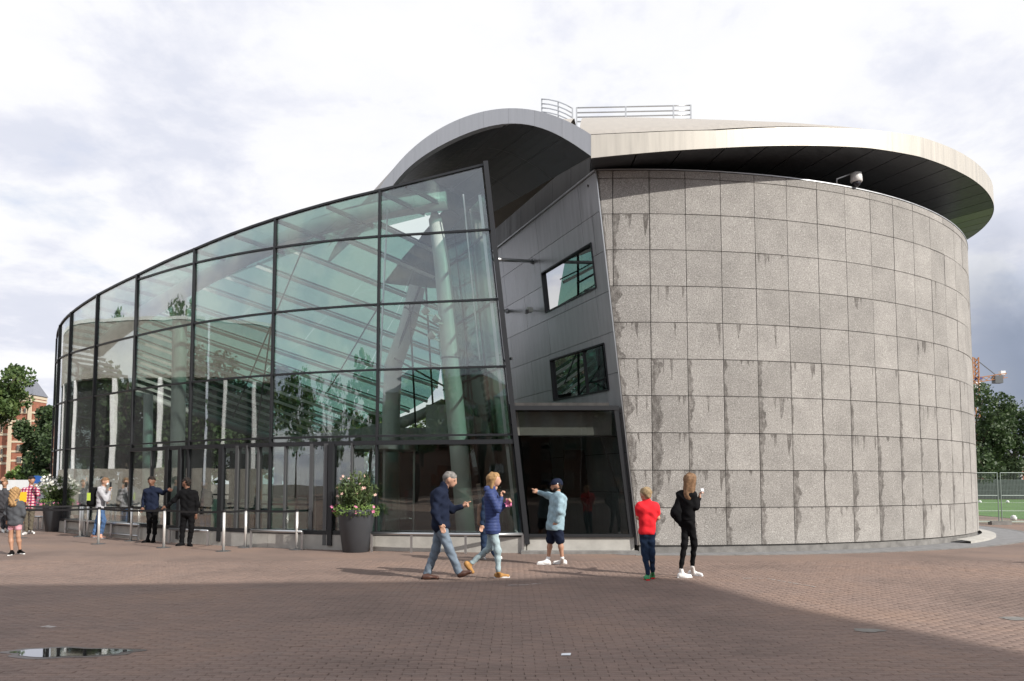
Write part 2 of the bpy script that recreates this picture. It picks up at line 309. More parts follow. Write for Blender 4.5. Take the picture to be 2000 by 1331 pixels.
def bricks():
    rows=[]; r=0; y=BY0
    vis=[]; rest=[]
    while y<BY1:
        off=(.1 if r%2 else 0)+rng.normal(0,.006)
        xs=np.arange(BX0+off-.1,BX1,.2)
        for x in xs:
            yw=y+.012*math.sin(x*.6+r*.05)
            (vis if (5.55<y<6.2 and abs(x)<.70*y+.1 and len(vis)<298) else rest).append((x+.1+rng.normal(0,.0012),yw+.035+rng.normal(0,.0008)))
        y+=.07; r+=1
    def brickverts(cx,cy,n):
        a,b=.0972,.0322; t=.0035
        dz=rng.normal(0,.0009,n); tx=rng.normal(0,.006,n); ty=rng.normal(0,.010,n); rot=rng.normal(0,.006,n)
        base=np.array([(-a,-b,-.02),(a,-b,-.02),(a,b,-.02),(-a,b,-.02),(-a,-b,-t),(a,-b,-t),(a,b,-t),(-a,b,-t),(-a+t,-b+t,0),(a-t,-b+t,0),(a-t,b-t,0),(-a+t,b-t,0)])
        V=np.repeat(base[None],n,0); 
        x,y,z=V[...,0].copy(),V[...,1].copy(),V[...,2].copy()
        z+=x*tx[:,None]+y*ty[:,None]+dz[:,None]
        V[...,0]=x-y*rot[:,None]+cx[:,None]; V[...,1]=y+x*rot[:,None]+cy[:,None]; V[...,2]=z
        return V
    FC=np.array([(0,1,5,4),(1,2,6,5),(2,3,7,6),(3,0,4,7),(4,5,9,8),(5,6,10,9),(6,7,11,10),(7,4,8,11),(8,9,10,11)])
    rest=np.array(rest); n=len(rest); V=brickverts(rest[:,0],rest[:,1],n).reshape(-1,3)
    Fc=(FC[None]+12*np.arange(n)[:,None,None]).reshape(-1,4)
    me=bpy.data.meshes.new('bricks'); me.vertices.add(len(V)); me.vertices.foreach_set('co',V.ravel()); me.loops.add(Fc.size); me.loops.foreach_set('vertex_index',Fc.ravel())
    me.polygons.add(len(Fc)); me.polygons.foreach_set('loop_start',np.arange(0,Fc.size,4)); me.update(calc_edges=True)
    o=mkobj('bricks',me,MAT['paver'],pavement); o['kind']='stuff'
    shared=[]
    for i in range(12):
        V=brickverts(np.zeros(1),np.zeros(1),1)[0]; m=bpy.data.meshes.new('brick'); m.from_pydata([tuple(v) for v in V],[],[tuple(f) for f in FC.tolist()]); m.materials.append(MAT['paver']); shared.append(m)
    for x,y in vis:
        o=bpy.data.objects.new('brick',random.choice(shared)); C.objects.link(o); o.parent=pavement; o.location=(x,y,0)
bricks()
# ------------------------------------------------------------------ oval stone wing
EX,EY,EA,EB=2.86,27.19,12.5,10.46
def ell(th,o=0.0): return Vector((EX+(EA+o)*math.cos(th),EY+(EB+o)*math.sin(th),0))
def eln(th):
    return Vector((math.cos(th)/EA,math.sin(th)/EB,0)).normalized()
wing=thing('museum_wing','oval museum building clad in grey granite panels under an overhanging curved roof','building',(4,20,0))
H0,H1=.17,8.77
def th_end(z): return -1.574+(z-.17)/(8.77-.17)*(-1.644+1.574)
# arc-length table
tht=np.linspace(-1.70,math.pi*.5,4000); xe=EX+EA*np.cos(tht); ye=EY+EB*np.sin(tht); st=np.r_[0,np.cumsum(np.hypot(np.diff(xe),np.diff(ye)))]
def s2t(s): return float(np.interp(s,st,tht))
def t2s(t): return float(np.interp(t,tht,st))
# joint 0: image x 1272 => solve
def th_px(px,z=2.4):
    best=None
    for t in np.linspace(-1.65,-.2,3000):
        p=ell(t); d=p.y*math.cos(TILT)+(z-HH)*math.sin(TILT); u=1000+F*p.x/d
        if u>=px: return t
    return -.2
s0=t2s(th_px(1273)); PW=.84
ZR=[H0]+[H0+.815+.9045*i for i in range(9)]+[8.77-.17+.0]
ZR=[.17,1.03,1.90,2.77,3.64,4.51,5.38,6.25,7.12,7.99,8.60,8.77]
ZR=[.17]+[.17+ (8.585-.17)/10*i*1.0 for i in range(1,11)]+[8.77]
def uvset(me,uvs):
    ul=me.uv_layers.new(name='UVMap'); ul.data.foreach_set('uv',np.array(uvs,dtype=np.float32).ravel())
def stone_panel(s_a,s_b,z0,z1,left_edge,wet,edge):
    g=.0072; nseg=4; fo=random.uniform(.028,.036)
    def th_l(z): return th_end(z)+.0015 if left_edge else s2t(s_a+g)
    V=[];Fs=[];UV=[]
    for k in range(nseg+1):
        u=k/nseg
        for z in (z0+g,z1-g):
            tl=th_l(z); tr=s2t(s_b-g); t=tl+(tr-tl)*u
            V.append(tuple(ell(t,fo)+Vector((0,0,z)))); V.append(tuple(ell(t,-.02)+Vector((0,0,z))))
    # verts per column: 0 front-low,1 back-low,2 front-high,3 back-high
    wmul=(s_b-s_a)/PW
    def add(f,uv): Fs.append(f); UV.extend(uv)
    for k in range(nseg):
        a=4*k;b=4*(k+1); u0,u1=k/nseg*wmul,(k+1)/nseg*wmul
        add((a,b,b+2,a+2),[(u0,0),(u1,0),(u1,1),(u0,1)])
        add((a+2,b+2,b+3,a+3),[(u0,1)]*4); add((a+1,b+1,b,a),[(u0,0)]*4)
    add((0,2,3,1),[(0,.5)]*4); e=4*nseg; add((e,e+1,e+3,e+2),[(1,.5)]*4)
    me=bpy.data.meshes.new('stone_panel'); me.from_pydata(V,[],Fs); uvset(me,UV)
    o=mkobj('stone_panel',me,MAT['stone'],wing); o['wet']=float(wet); o['edge']=float(edge)
    return o
NCOL=27
for r in range(len(ZR)-1):
    z0,z1=ZR[r],ZR[r+1]
    for c in range(-1,NCOL):
        sa=s0+c*PW; sb=sa+PW
        if c==-1:
            # first column is cut by the leaning corner
            if t2s(th_end(z1))>=sb-.05: continue
            seg=[(None,sb)]
            w=.95 if r<9 else .25
            # extra narrow column joint at the top where the corner leans far out
            if sb-t2s(th_end(z0))>PW*1.0+.02:
                stone_panel(sa,sb,z0,z1,False,w*.9,w*.5); stone_panel(0,sa,z0,z1,True,.3 if r>8 else .8,0.6)
            else: stone_panel(sa,sb,z0,z1,True,w,w*.9)
        else:
            base=max(0,.22-r*.03) if r<8 else 0
            wet=base+random.choice([-.2,-.2,-.15,-.1,0,.1,.35,.6]) if r<8 else random.choice([0,0,.06])
            if c==0 and r<6: wet=.85
            edge=(.55-.09*r)*random.choice([.5,.8,1.,1.2])*(1 if c<13 else .5) if 0<c and r<5 else (.9 if r<5 else 0.1) if c==0 else 0.0
            if c in (1,2,3) and r<5: edge=random.uniform(.35,.6)
            stone_panel(sa,sb,z0,z1,False,max(0.04,wet),edge)
# backing wall, base course, coping
def ring_wall(o0,o1,z0,z1,t0,t1,n=80,closed_cap=True,zf=None):
    mb=MB()
    for i in range(n):
        a=t0+(t1-t0)*i/n; b=t0+(t1-t0)*(i+1)/n
        for (oa,za) in (): pass
        A0=ell(a,o0);A1=ell(a,o1);B0=ell(b,o0);B1=ell(b,o1); q=lambda p,z:(p.x,p.y,z)
        mb.quad(q(A1,z0),q(B1,z0),q(B1,z1),q(A1,z1)); mb.quad(q(B0,z0),q(A0,z0),q(A0,z1),q(B0,z1)); mb.quad(q(A1,z1),q(B1,z1),q(B0,z1),q(A0,z1))
    A0,A1=ell(t0,o0),ell(t0,o1); mb.quad((A0.x,A0.y,z0),(A1.x,A1.y,z0),(A1.x,A1.y,z1),(A0.x,A0.y,z1))
    return mb
ring_wall(-.3,-.022,.0,8.76,-1.57,1.75,90).build('backing_wall',MAT['gap'],wing)
# wedge of backing next to the leaning corner
mb=MB()
for i in range(8):
    za=8.76*i/8; zb=8.76*(i+1)/8
    A=ell(th_end(za)+.003,-.03);B=ell(-1.569,-.03);A2=ell(th_end(zb)+.003,-.03)
    mb.quad((A.x,A.y,za),(B.x,B.y,za),(B.x,B.y,zb),(A2.x,A2.y,zb))
mb.build('backing_wall',MAT['gap'],wing)
ring_wall(-.1,-.012,.0,.165,-1.572,1.2,80).build('base_course',MAT['concrete_dark'],wing)
ring_wall(-.34,.045,8.775,8.80,-1.642,1.75,90).build('coping',MAT['titanium_pale'],wing)
ring_wall(-1.15,-.345,8.55,8.60,-1.66,1.75,90).build('gutter_deck',MAT['drum'],wing)
# ---- roof rim
OV=.75
RB=[(-1.70,8.72),(-1.654,8.75),(-1.574,8.84),(-1.444,9.0),(-1.314,9.19),(-1.14,9.44),(-1.0,9.57),(-.846,9.62),(-.6,9.72),(-.33,9.95),(0,10.2),(.6,10.5),(1.8,10.7)]
RT=[(-1.70,9.25),(-1.654,9.28),(-1.574,9.31),(-1.443,9.41),(-1.313,9.62),(-1.138,9.89),(-1.0,10.08),(-.84,10.17),(-.66,10.24),(-.33,10.5),(0,10.75),(.6,11.0),(1.8,11.2)]
def itp(T,x): return float(np.interp(x,[p[0] for p in T],[p[1] for p in T]))
TR0=-1.6545
def P3(p,z): return (p.x,p.y,z)
tt=[TR0+(1.8-TR0)*i/30 for i in range(31)]
for i in range(30):
    mb=MB(); ns=6
    for k in range(ns):
        a=tt[i]+(tt[i+1]-tt[i])*k/ns+(.0001 if k==0 else 0); b=tt[i]+(tt[i+1]-tt[i])*(k+1)/ns-(.0001 if k==ns-1 else 0)
        za0,za1,zb0,zb1=itp(RB,a),itp(RT,a),itp(RB,b),itp(RT,b)
        mb.quad(P3(ell(a,OV),za0),P3(ell(b,OV),zb0),P3(ell(b,OV),zb1),P3(ell(a,OV),za1))
        mb.quad(P3(ell(a,OV),za1),P3(ell(b,OV),zb1),P3(ell(b,OV-.12),zb1),P3(ell(a,OV-.12),za1))
        mb.quad(P3(ell(b,OV-.05),zb0),P3(ell(a,OV-.05),za0),P3(ell(a,OV-.12),za1),P3(ell(b,OV-.12),zb1))
    mb.build('rim_panel',MAT['rim_beige'],wing)
# soffit panels from rim to recessed drum
OD=-1.1; ZS=9.02
def zso(t): return 8.95+max(0,(itp(RB,t)-8.75))*.55
nsf=44
for i in range(nsf):
    a=TR0+(1.7-TR0)*i/nsf; b=TR0+(1.7-TR0)*(i+1)/nsf; g=.0012
    mb=MB(); q=[P3(ell(a+g,OV-.01),itp(RB,a)),P3(ell(b-g,OV-.01),itp(RB,b)),P3(ell(b-g,OD),zso(b)),P3(ell(a+g,OD),zso(a))]
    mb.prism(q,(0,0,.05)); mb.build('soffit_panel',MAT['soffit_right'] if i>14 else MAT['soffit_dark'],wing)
mb=MB()
for i in range(90):
    a=TR0+(1.7-TR0)*i/90; b=TR0+(1.7-TR0)*(i+1)/90
    mb.quad(P3(ell(a,OV-.08),itp(RB,a)+.09),P3(ell(b,OV-.08),itp(RB,b)+.09),P3(ell(b,OD-.1),zso(b)+.09),P3(ell(a,OD-.1),zso(a)+.09))
mb.build('soffit_backing',MAT['gap'],wing)
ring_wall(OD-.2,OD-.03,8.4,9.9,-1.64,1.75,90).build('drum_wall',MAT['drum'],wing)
mb=MB()
for i in range(0,150):
    t=-1.66+i*.0125; p=ell(t,OD); mb.bar(P3(p,8.6),P3(p,zso(t)-.01),.022,.03)
o=mb.build('drum_fin',MAT['drum'],wing); o['kind']='stuff'
# dome roof shell
def ring_pt(t,sc,z,dx=0,dy=0): return (EX+dx+(EA+OV-.25)*sc*math.cos(t),EY+dy+(EB+OV-.25)*sc*math.sin(t),z)
rings=[(.978,0),(.97,0),(.96,0),(.92,0),(.87,0),(.82,0),(.76,0),(.70,0),(.5,0),(.25,0),(.02,0)]
mb=MB(); nt_=288; vs=[]; CNx,CNy=ell(TR0,OV).x,ell(TR0,OV).y; BDx,BDy=-.387,.922
def rz(t): return itp(RT,t if t<1.8 else 1.8)
for sc,dz in rings:
    for k in range(nt_+1):
        t=TR0-.02+(2*math.pi-.02)*k/nt_
        tm=min(t,1.8); tt2=t
        base=itp(RT,t) if t<1.8 else 11.2-(t-1.8)/(2*math.pi+TR0-1.8)*(11.2-9.28)
        mean=9.75
        w=min(1,(.978-sc)/.24)**.8
        mb.v.append(ring_pt(t,sc,(base+.24)*(1-w)+11.15*w+.4*(1-sc)))
for i in range(len(rings)-1):
    for k in range(nt_):
        a=i*(nt_+1)+k; q=(a,a+1,a+nt_+2,a+nt_+1)
        cxq=sum(mb.v[j][0] for j in q)/4; cyq=sum(mb.v[j][1] for j in q)/4
        # the dome stops along the line where the arched front roof begins
        if any((mb.v[j][0]-CNx)*BDy-(mb.v[j][1]-CNy)*BDx>.0 for j in q): mb.f.append(q)
mb.v=[(max(v[0],CNx+(v[1]-CNy)*BDx/BDy),v[1],v[2]) for v in mb.v]
mb.build('dome_roof',MAT['roof_beige'],wing,smooth=True)
mb=MB()
for k in range(90):
    a=TR0+.01+(1.8-TR0)*k/90; b=TR0+.01+(1.8-TR0)*(k+1)/90
    mb.quad(ring_pt(a,.974,itp(RT,a)-.1),ring_pt(b,.974,itp(RT,b)-.1),ring_pt(b,.974,itp(RT,b)+.22),ring_pt(a,.974,itp(RT,a)+.22))
mb.build('painted_gap_shadow',MAT['gap'],wing)  # near-black band paints in the shadow line between rim and dome edge
# ---- left arched roof front (wave fascia)
CN=ell(TR0,OV)    # the sharp corner
def arch_plan(u): return Vector((CN.x-u,CN.y+.65*u,0))
def arch_u(px):
    r=(px-1000)/F
    # X/Yeff (tilt ignored in depth; solved numerically)
    lo,hi=0,12
    for _ in range(50):
        m=(lo+hi)/2; p=arch_plan(m); d=p.y*math.cos(TILT)+8*math.sin(TILT)
        if p.x/d>r: lo=m
        else: hi=m
    return lo
def arch_z(px,py):
    p=arch_plan(arch_u(px)); return at(px,py,p.y).z
AT=[(1155,262),(1130,250),(1095,231),(1060,218),(1025,213),(990,212),(950,218),(905,229),(860,250),(820,278),(785,310),(760,340),(745,362),(728,392),(705,440)]
AB=[(1155,306),(1130,288),(1095,266),(1060,251),(1025,244),(990,243),(950,248),(905,261),(860,286),(820,312),(790,335),(772,355),(757,378),(740,410),(720,460)]
ut=[arch_u(p[0]) for p in AT]; zt=[arch_z(*p) for p in AT]; ub=[arch_u(p[0]) for p in AB]; zb=[arch_z(*p) for p in AB]
UM=5.5
pt_=np.polyfit(ut[:-2],zt[:-2],5); pb_=np.polyfit(ub[:-1],zb[:-1],5)
def Zt(u): return float(np.polyval(pt_,u))
def Zb(u): return min(float(np.polyval(pb_,u)),Zt(u)-.3)
narch=9; fn=Vector((-.545,-.838,0))
BD=Vector((-.387,.922,0))
def bdz(u,l): return 0.13*l
for i in range(narch):
    mb=MB(); ns=4
    for k in range(ns):
        a=UM*(i+k/ns)/narch+(.0015 if k==0 else 0); b=UM*(i+(k+1)/ns)/narch-(.0015 if k==ns-1 else 0)
        A,B=arch_plan(a),arch_plan(b); 
        mb.quad(P3(B,Zb(b)),P3(A,Zb(a)),P3(A,Zt(a)),P3(B,Zt(b)))
        A2,B2=A-fn*.15,B-fn*.15
        mb.quad(P3(B,Zt(b)),P3(A,Zt(a)),P3(A2,Zt(a)),P3(B2,Zt(b))); mb.quad(P3(A,Zb(a)),P3(B,Zb(b)),P3(B2,Zb(b)),P3(A2,Zb(a)))
    mb.build('arch_fascia_panel',MAT['titanium_pale'],wing,smooth=False)
# barrel soffit behind the arch, in panels
LB=8.0
for i in range(narch):
    for j in range(4):
        mb=MB(); ns=3; g=.004
        l0,l1=LB*j/4+(.0 if j==0 else .006),LB*(j+1)/4-.006
        for k in range(ns):
            a=UM*(i+k/ns)/narch+(g if k==0 else 0); b=UM*(i+(k+1)/ns)/narch-(g if k==ns-1 else 0)
            A,B=arch_plan(a)-fn*.02,arch_plan(b)-fn*.02
            z=lambda u,l: Zb(u)+.004+bdz(u,l)
            mb.quad(P3(A+BD*l0,z(a,l0)),P3(A+BD*l1,z(a,l1)),P3(B+BD*l1,z(b,l1)),P3(B+BD*l0,z(b,l0)))
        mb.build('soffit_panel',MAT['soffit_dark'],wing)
mb=MB()
for i in range(48):
    a,b=UM*i/48,UM*(i+1)/48; A,B=arch_plan(a),arch_plan(b)
    mb.quad(P3(A,Zt(a)-.012),P3(B,Zt(b)-.012),P3(B+BD*LB,Zt(b)-.012+bdz(b,LB)),P3(A+BD*LB,Zt(a)-.012+bdz(a,LB)))
    mb.quad(P3(A-fn*.1,Zb(a)+.05),P3(B-fn*.1,Zb(b)+.05),P3(B+BD*LB,Zb(b)+.05+bdz(b,LB)),P3(A+BD*LB,Zb(a)+.05+bdz(a,LB)))
mb.build('arch_roof',MAT['roof_beige'],wing)
# ---- leaning metal wall behind the hall
MD=BD
def mcorner(z): return ell(th_end(z),.0)+Vector((0,0,z))
def mw(u,z): return mcorner(z)+MD*u
MN=(mcorner(8)-mcorner(1)).cross(MD).normalized()
if MN.x>0: MN=-MN
def mplane(px,py):
    d=Vector(ray(px,py)); o=Vector((0,0,HH)); p0=mcorner(4); k=(p0-o).dot(MN)/d.dot(MN); return o+d*k
def mUZ(px,py):
    p=mplane(px,py); u=(p-mcorner(min(8.77,max(.2,p.z)))).dot(MD); return u,p.z
w1=[mUZ(*p) for p in ((1058,534),(1155,475),(1165,562),(1066,611))]
w2=[mUZ(*p) for p in ((1075,704),(1180,671),(1190,761.5),(1082,782.5))]
MR=[.17,1.35,2.25,3.15,4.08,5.02,5.96,6.90,7.84,8.77]
U_J=[[0,.45,3.4,5.8,8.3,10.8]]*9
def clip_poly(poly,a,b,c):   # keep a*u+b*z<=c
    out=[]
    for i in range(len(poly)):
        p,q=poly[i],poly[(i+1)%len(poly)]; fp=a*p[0]+b*p[1]-c; fq=a*q[0]+b*q[1]-c
        if fp<=0: out.append(p)
        if (fp<0)!=(fq<0) and fp!=fq:
            t=fp/(fp-fq); out.append((p[0]+(q[0]-p[0])*t,p[1]+(q[1]-p[1])*t))
    return out
def sub_quad(poly,quad):
    """convex poly minus convex quad -> list of convex polys"""
    res=[]; cur=poly; cx=sum(p[0] for p in quad)/4; cz=sum(p[1] for p in quad)/4
    for i in range(4):
        p,q=quad[i],quad[(i+1)%4]; a,b=(q[1]-p[1]),-(q[0]-p[0]); c=a*p[0]+b*p[1]
        if a*cx+b*cz>c: a,b,c=-a,-b,-c
        outp=clip_poly(cur,-a,-b,-c)
        if len(outp)>=3: res.append(outp)
        cur=clip_poly(cur,a,b,c)
        if len(cur)<3: return res if cur==[] or True else res
    return res
def area(p): return abs(sum(p[i][0]*p[(i+1)%len(p)][1]-p[(i+1)%len(p)][0]*p[i][1] for i in range(len(p))))/2
for r in range(9):
    z0,z1=MR[r]+.006,MR[r+1]-.006
    js=[0,.4,.92 if r>6 else 1.15,3.39,5.9,8.4,10.9] if r>6 else ([0,.62,3.3,5.9,8.4,10.9] if r%2 else [0,.62,2.2,4.6,7.2,10.9])
    if r==8: js=[0.0,.92,3.39,5.9,8.4,10.9]
    for c in range(len(js)-1):
        poly=[(js[c]+(.006 if c else .02),z0),(js[c+1]-.006,z0),(js[c+1]-.006,z1),(js[c]+(.006 if c else .02),z1)]
        pieces=[poly]
        for w in (w1,w2):
            pieces=[s for p in pieces for s in sub_quad(p,w)]
        pieces=[p for p in pieces if area(p)>.004]
        if not pieces: continue
        mb=MB()
        for p in pieces: mb.prism([mw(u,z)+MN*.0 for u,z in p],-MN*.03)
        mb.build('metal_panel',MAT['titanium'],wing)
# steel backing of the wall, with the two window openings left free
mb=MB()
pieces=[[(0.02,.0),(11,.0),(11,8.7),(0.02,8.7)]]
for w in (w1,w2): pieces=[s for p in pieces for s in sub_quad(p,w)]
for p in pieces: mb.prism([mw(u,min(8.77,max(.17,z)))+Vector((0,0,z-min(8.77,max(.17,z)))) -MN*.035 for u,z in p],-MN*.05)
mb.build('backing_wall',MAT['gap'],wing)
for w in (w1,w2):
    fr=MB()
    for i in range(4):
        a,b=w[i],w[(i+1)%4]; fr.bar(mw(*a)-MN*.02,mw(*b)-MN*.02,.032,.09,up=MN)
    fo=fr.build('window',MAT['frame'],wing)
    MB().prism([mw(*p)-MN*.05 for p in w],-MN*.015).build('pane',MAT['window_glass'],fo)
    MB().prism([mw(*p)-MN*.9+MD*.0 for p in w],-MN*.02).build('window_reveal',MAT['dark_inside'],fo)
    if w is w2:
        MB().bar(mw((w[0][0]+w[1][0])/2-.35,(w[0][1]+w[1][1])/2-.02)-MN*.045,mw((w[2][0]+w[3][0])/2-.35,(w[2][1]+w[3][1])/2+.02)-MN*.045,.05,.06,up=MN).build('mullion',MAT['frame'],fo)
# coping of the metal wall + bright corner strip
MB().bar(mw(.0,8.77)+Vector((0,0,.02)),mw(11,8.77)+Vector((0,0,.02)),.1,.04).build('coping',MAT['titanium_pale'],wing)
MB().bar(mcorner(.18)+Vector((-.012,-.03,0)),mcorner(8.77)+Vector((-.012,-.03,0)),.022,.09,up=(0,1,0)).build('corner_strip',MAT['steel'],wing)
# dark upper wall between metal wall and the soffit
MO=Vector((.45,.25,0))
mb=MB()
for i in range(10):
    a,b=11*i/10,11*(i+1)/10; A=mcorner(8.77)+MO*1.0+MD*a; B=mcorner(8.77)+MO+MD*b; A.z=B.z=8.3
    A0=A.copy();B0=B.copy(); A0.z=10.2;B0.z=10.2
    def sof(p):
        # height of the barrel soffit above point p
        best=8.9
        dx,dy=p.x-CN.x,p.y-CN.y; det=(-1)*BD.y-(.65)*BD.x; u_=(dx*BD.y-dy*BD.x)/det; l_=((-1)*dy-.65*dx)/det
        return Zb(max(0,u_))+bdz(u_,max(0,l_))+.03 if u_>0 else 9.85
    A0.z=max(8.78,sof(A)+.1);B0.z=max(8.78,sof(B)+.1)
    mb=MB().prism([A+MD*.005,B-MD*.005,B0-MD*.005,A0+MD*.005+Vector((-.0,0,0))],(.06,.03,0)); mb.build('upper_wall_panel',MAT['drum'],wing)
# roof railings
def railing(pts,name,label):
    t=thing(name,label,'railing',pts[0])
    for h in (.60,.735,.87,1.02): MB().tube([Vector(p)+Vector((0,0,h)) for p in pts],.02,6).build('rail',MAT['steel'],t,True)
    for p in pts[::(1 if len(pts)<5 else 2)]: MB().bar(p,Vector(p)+Vector((0,0,1.03)),.04).build('post',MAT['steel'],t)
    return t
def rail_at(px,py,Y): return at(px,py,Y)
YR=21.5
railing([at(x,y,Y)-Vector((0,0,1.02)) for x,y,Y in ((1058,194,YR+1.2),(1072,195,YR+.8),(1090,199,YR+.4),(1105,205,YR),(1118,212,YR-.4))],'roof_railing','short curved steel railing at the left end of the roof, above the arched fascia')
railing([at(x,y,YR-.4)-Vector((0,0,1.02)) for x,y in ((1126,211),(1222,209),(1315,207),(1349,206))],'roof_railing','long straight steel railing on top of the beige roof')
# ------------------------------------------------------------------ stone apron, kerb at the base of the wing
mb=MB()
def apr(t): return Vector((EX+.75+(EA+.95)*math.cos(t),EY+.35+(EB+.80)*math.sin(t),0))
for i in range(70):
    a=-1.66+2.9*i/70; b=-1.66+2.9*(i+1)/70
    mb.quad(P3(ell(a,-.1),.004),P3(apr(a),.004),P3(apr(b),.004),P3(ell(b,-.1),.004))
ap=mb.build('apron',MAT['slab']); ap['kind']='structure'
mb=MB()
for i in range(40):
    a=-.8+.9*i/40; b=-.8+.9*(i+1)/40; A,B=ell(a,.45),ell(b,.45); A1,B1=ell(a,.1),ell(b,.1)
    mb.quad(P3(A,.0),P3(B,.0),P3(B,.06),P3(A,.06)); mb.quad(P3(A,.06),P3(B,.06),P3(B1,.1),P3(A1,.1))
mb.build('light_kerb',MAT['concrete'],wing)
kb=MB()
kp=[(-1.640+i*.08) for i in range(22)]
for i in range(21):
    A,B=apr(kp[i]),apr(kp[i+1]); d=(B-A).normalized(); n=Vector((d.y,-d.x,0))
    MB().prism([P3(A+d*.004,-.02),P3(B-d*.004,-.02),P3(B-d*.004+n*.13,-.02),P3(A+d*.004+n*.13,-.02)],(0,0,.03)).build('kerb_stone',MAT['concrete_dark'],ap)
# ------------------------------------------------------------------ glass hall
hall=thing('glass_hall','curved glass entrance hall with dark mullions beside the stone wing','building',(-6,20,0))
cols=[(-3.15,17.33),(-5.9,18.18),(-8.45,19.47),(-10.8,21.1),(-12.8,22.65),(-14.4,24.0),(-15.4,25.05),(-16.2,26.2),(-16.85,27.6),(-17.2,29.2),(-17.3,31.0)]
ctop=[8.56,8.18,7.82,7.58,7.40,7.15,6.95,6.7,6.5,6.3,6.1]
def endp(z): x=.3-(z-.17)*.109; return Vector((x,16.80-.1*x,z))
levels=[.42,2.66,4.22,5.78,7.42]
def fcv(i,t,z):
    if i<0:
        a=endp(z); b=Vector((cols[0][0],cols[0][1],z)); return a.lerp(b,t)
    g=lambda k: Vector((*cols[min(max(k,0),len(cols)-1)],0)) if k>=0 else Vector((0,16.86,0))
    p0,p1,p2,p3=g(i-1),g(i),g(i+1),g(i+2); q=.5*((2*p1)+(p2-p0)*t+(2*p0-5*p1+4*p2-p3)*t*t+(3*p1-p0-3*p2+p3)*t**3); q.z=z; return q
def cpt(i,z):
    if i<0: return endp(z)
    return Vector((cols[i][0],cols[i][1],z))
def topz(i): return 8.98 if i<0 else ctop[i]
for i in range(-1,len(cols)-1):
    zt_=min(topz(i),topz(i+1)); lv=[l for l in levels if not (l>7 and i>=3)]
    A=cpt(i,3);B=cpt(i+1,3); d=(B-A).normalized(); nrm=Vector((-d.y,d.x,0))
    if nrm.y>0: nrm=-nrm
    for r in range(len(lv)):
        z0=lv[r]; last=r==len(lv)-1
        z1a=topz(i)-.03 if last else lv[r+1]; z1b=topz(i+1)-.03 if last else lv[r+1]
        g=.03
        p=[cpt(i,z0+g)+d*g,cpt(i+1,z0+g)-d*g,cpt(i+1,z1b-g)-d*g,cpt(i,z1a-g)+d*g]
        if i<0 : p[0]=cpt(i,z0+g)+d*.05; p[3]=cpt(i,z1a-g)+d*.05
        ns=1 if i<0 else 5; w_=(p[1]-p[0]).length; e=g/(B-A).length; mb=MB()
        for k in range(ns+1):
            u_=e+(1-2*e)*k/ns
            zl=z0+g; zh=(z1a-g)*(1-u_)+(z1b-g)*u_
            if i<0: lo_=p[0].lerp(p[1],k/ns); hi_=p[3].lerp(p[2],k/ns)
            else: lo_=fcv(i,u_,zl); hi_=fcv(i,u_,zh)
            mb.v+=[tuple(lo_+nrm*.01),tuple(hi_+nrm*.01),tuple(lo_-nrm*.01),tuple(hi_-nrm*.01)]
        for k in range(ns):
            a_=4*k;b_=a_+4; mb.f+=[(a_,a_+1,b_+1,b_),(a_+2,b_+2,b_+3,a_+3)]
        n_=4*ns; mb.build('glass_pane',MAT['facade_glass'],hall,smooth=ns>1)
        if r>0: 
            tm=MB(); ns_=1 if i<0 else 4
            for k in range(ns_): tm.bar(fcv(i,k/ns_,z0)+nrm*.012,fcv(i,(k+1)/ns_,z0)+nrm*.012,.06,.045)
            tm.build('transom',MAT['frame'],hall)
    # top and bottom rails
    tr_=MB(); sl_=MB(); ns_=1 if i<0 else 4
    for k in range(ns_):
        za=topz(i)+(topz(i+1)-topz(i))*k/ns_-.02; zb_=topz(i)+(topz(i+1)-topz(i))*(k+1)/ns_-.02
        qa=fcv(i,k/ns_,9.0 if i<0 else za); qa.z=za; qb=fcv(i,(k+1)/ns_,zb_); qb.z=zb_
        tr_.bar(qa,qb,.10,.05); sl_.bar(fcv(i,k/ns_,.4),fcv(i,(k+1)/ns_,.4),.14,.09)
    tr_.build('top_rail',MAT['frame'],hall); sl_.build('sill',MAT['frame'],hall)
    # plinth
    pf=[fcv(i,k/4,0)+nrm*.06 for k in range(5)]
    MB().prism(pf+[P3(cpt(i+1,0)-nrm*.25,0),P3(cpt(i,0)-nrm*.25,0)],(0,0,.35)).build('plinth',MAT['concrete'],hall)
    if 0<=i+1<len(cols)-1:
        MB().bar(cpt(i+1,.36)+nrm*.02,cpt(i+1,topz(i+1))+nrm*.02,.05,.09,up=nrm).build('mullion',MAT['frame'],hall)
    # bracket beams from facade top inwards, glass roof strip
    for k in ((.75,) if i<0 else (0,.5)):
        a=cpt(i,topz(i)).lerp(cpt(i+1,topz(i+1)),k)+Vector((0,0,-.06)); b=a+Vector((.9,1.25,-.05))
        MB().bar(a,b,.06,.1).build('roof_bracket',MAT['frame_grey'],hall)
# double transom band above the doors
for i in range(-1,3):
    MB().bar(cpt(i,2.50)+Vector((0,-.03,0)),cpt(i+1,2.50)+Vector((0,-.03,0)),.12,.10).build('door_header',MAT['frame'],hall)
# leaning end frame
MB().bar(endp(.2)+Vector((.05,-.03,0)),endp(9.02)+Vector((.05,-.03,0)),.11,.16,up=(0,1,0)).build('end_frame',MAT['frame'],hall)
MB().bar(endp(.2)+Vector((-.17,.15,0)),endp(8.3)+Vector((-.17,.15,0)),.07,.06,up=(0,1,0)).build('end_mast',MAT['steel'],hall)
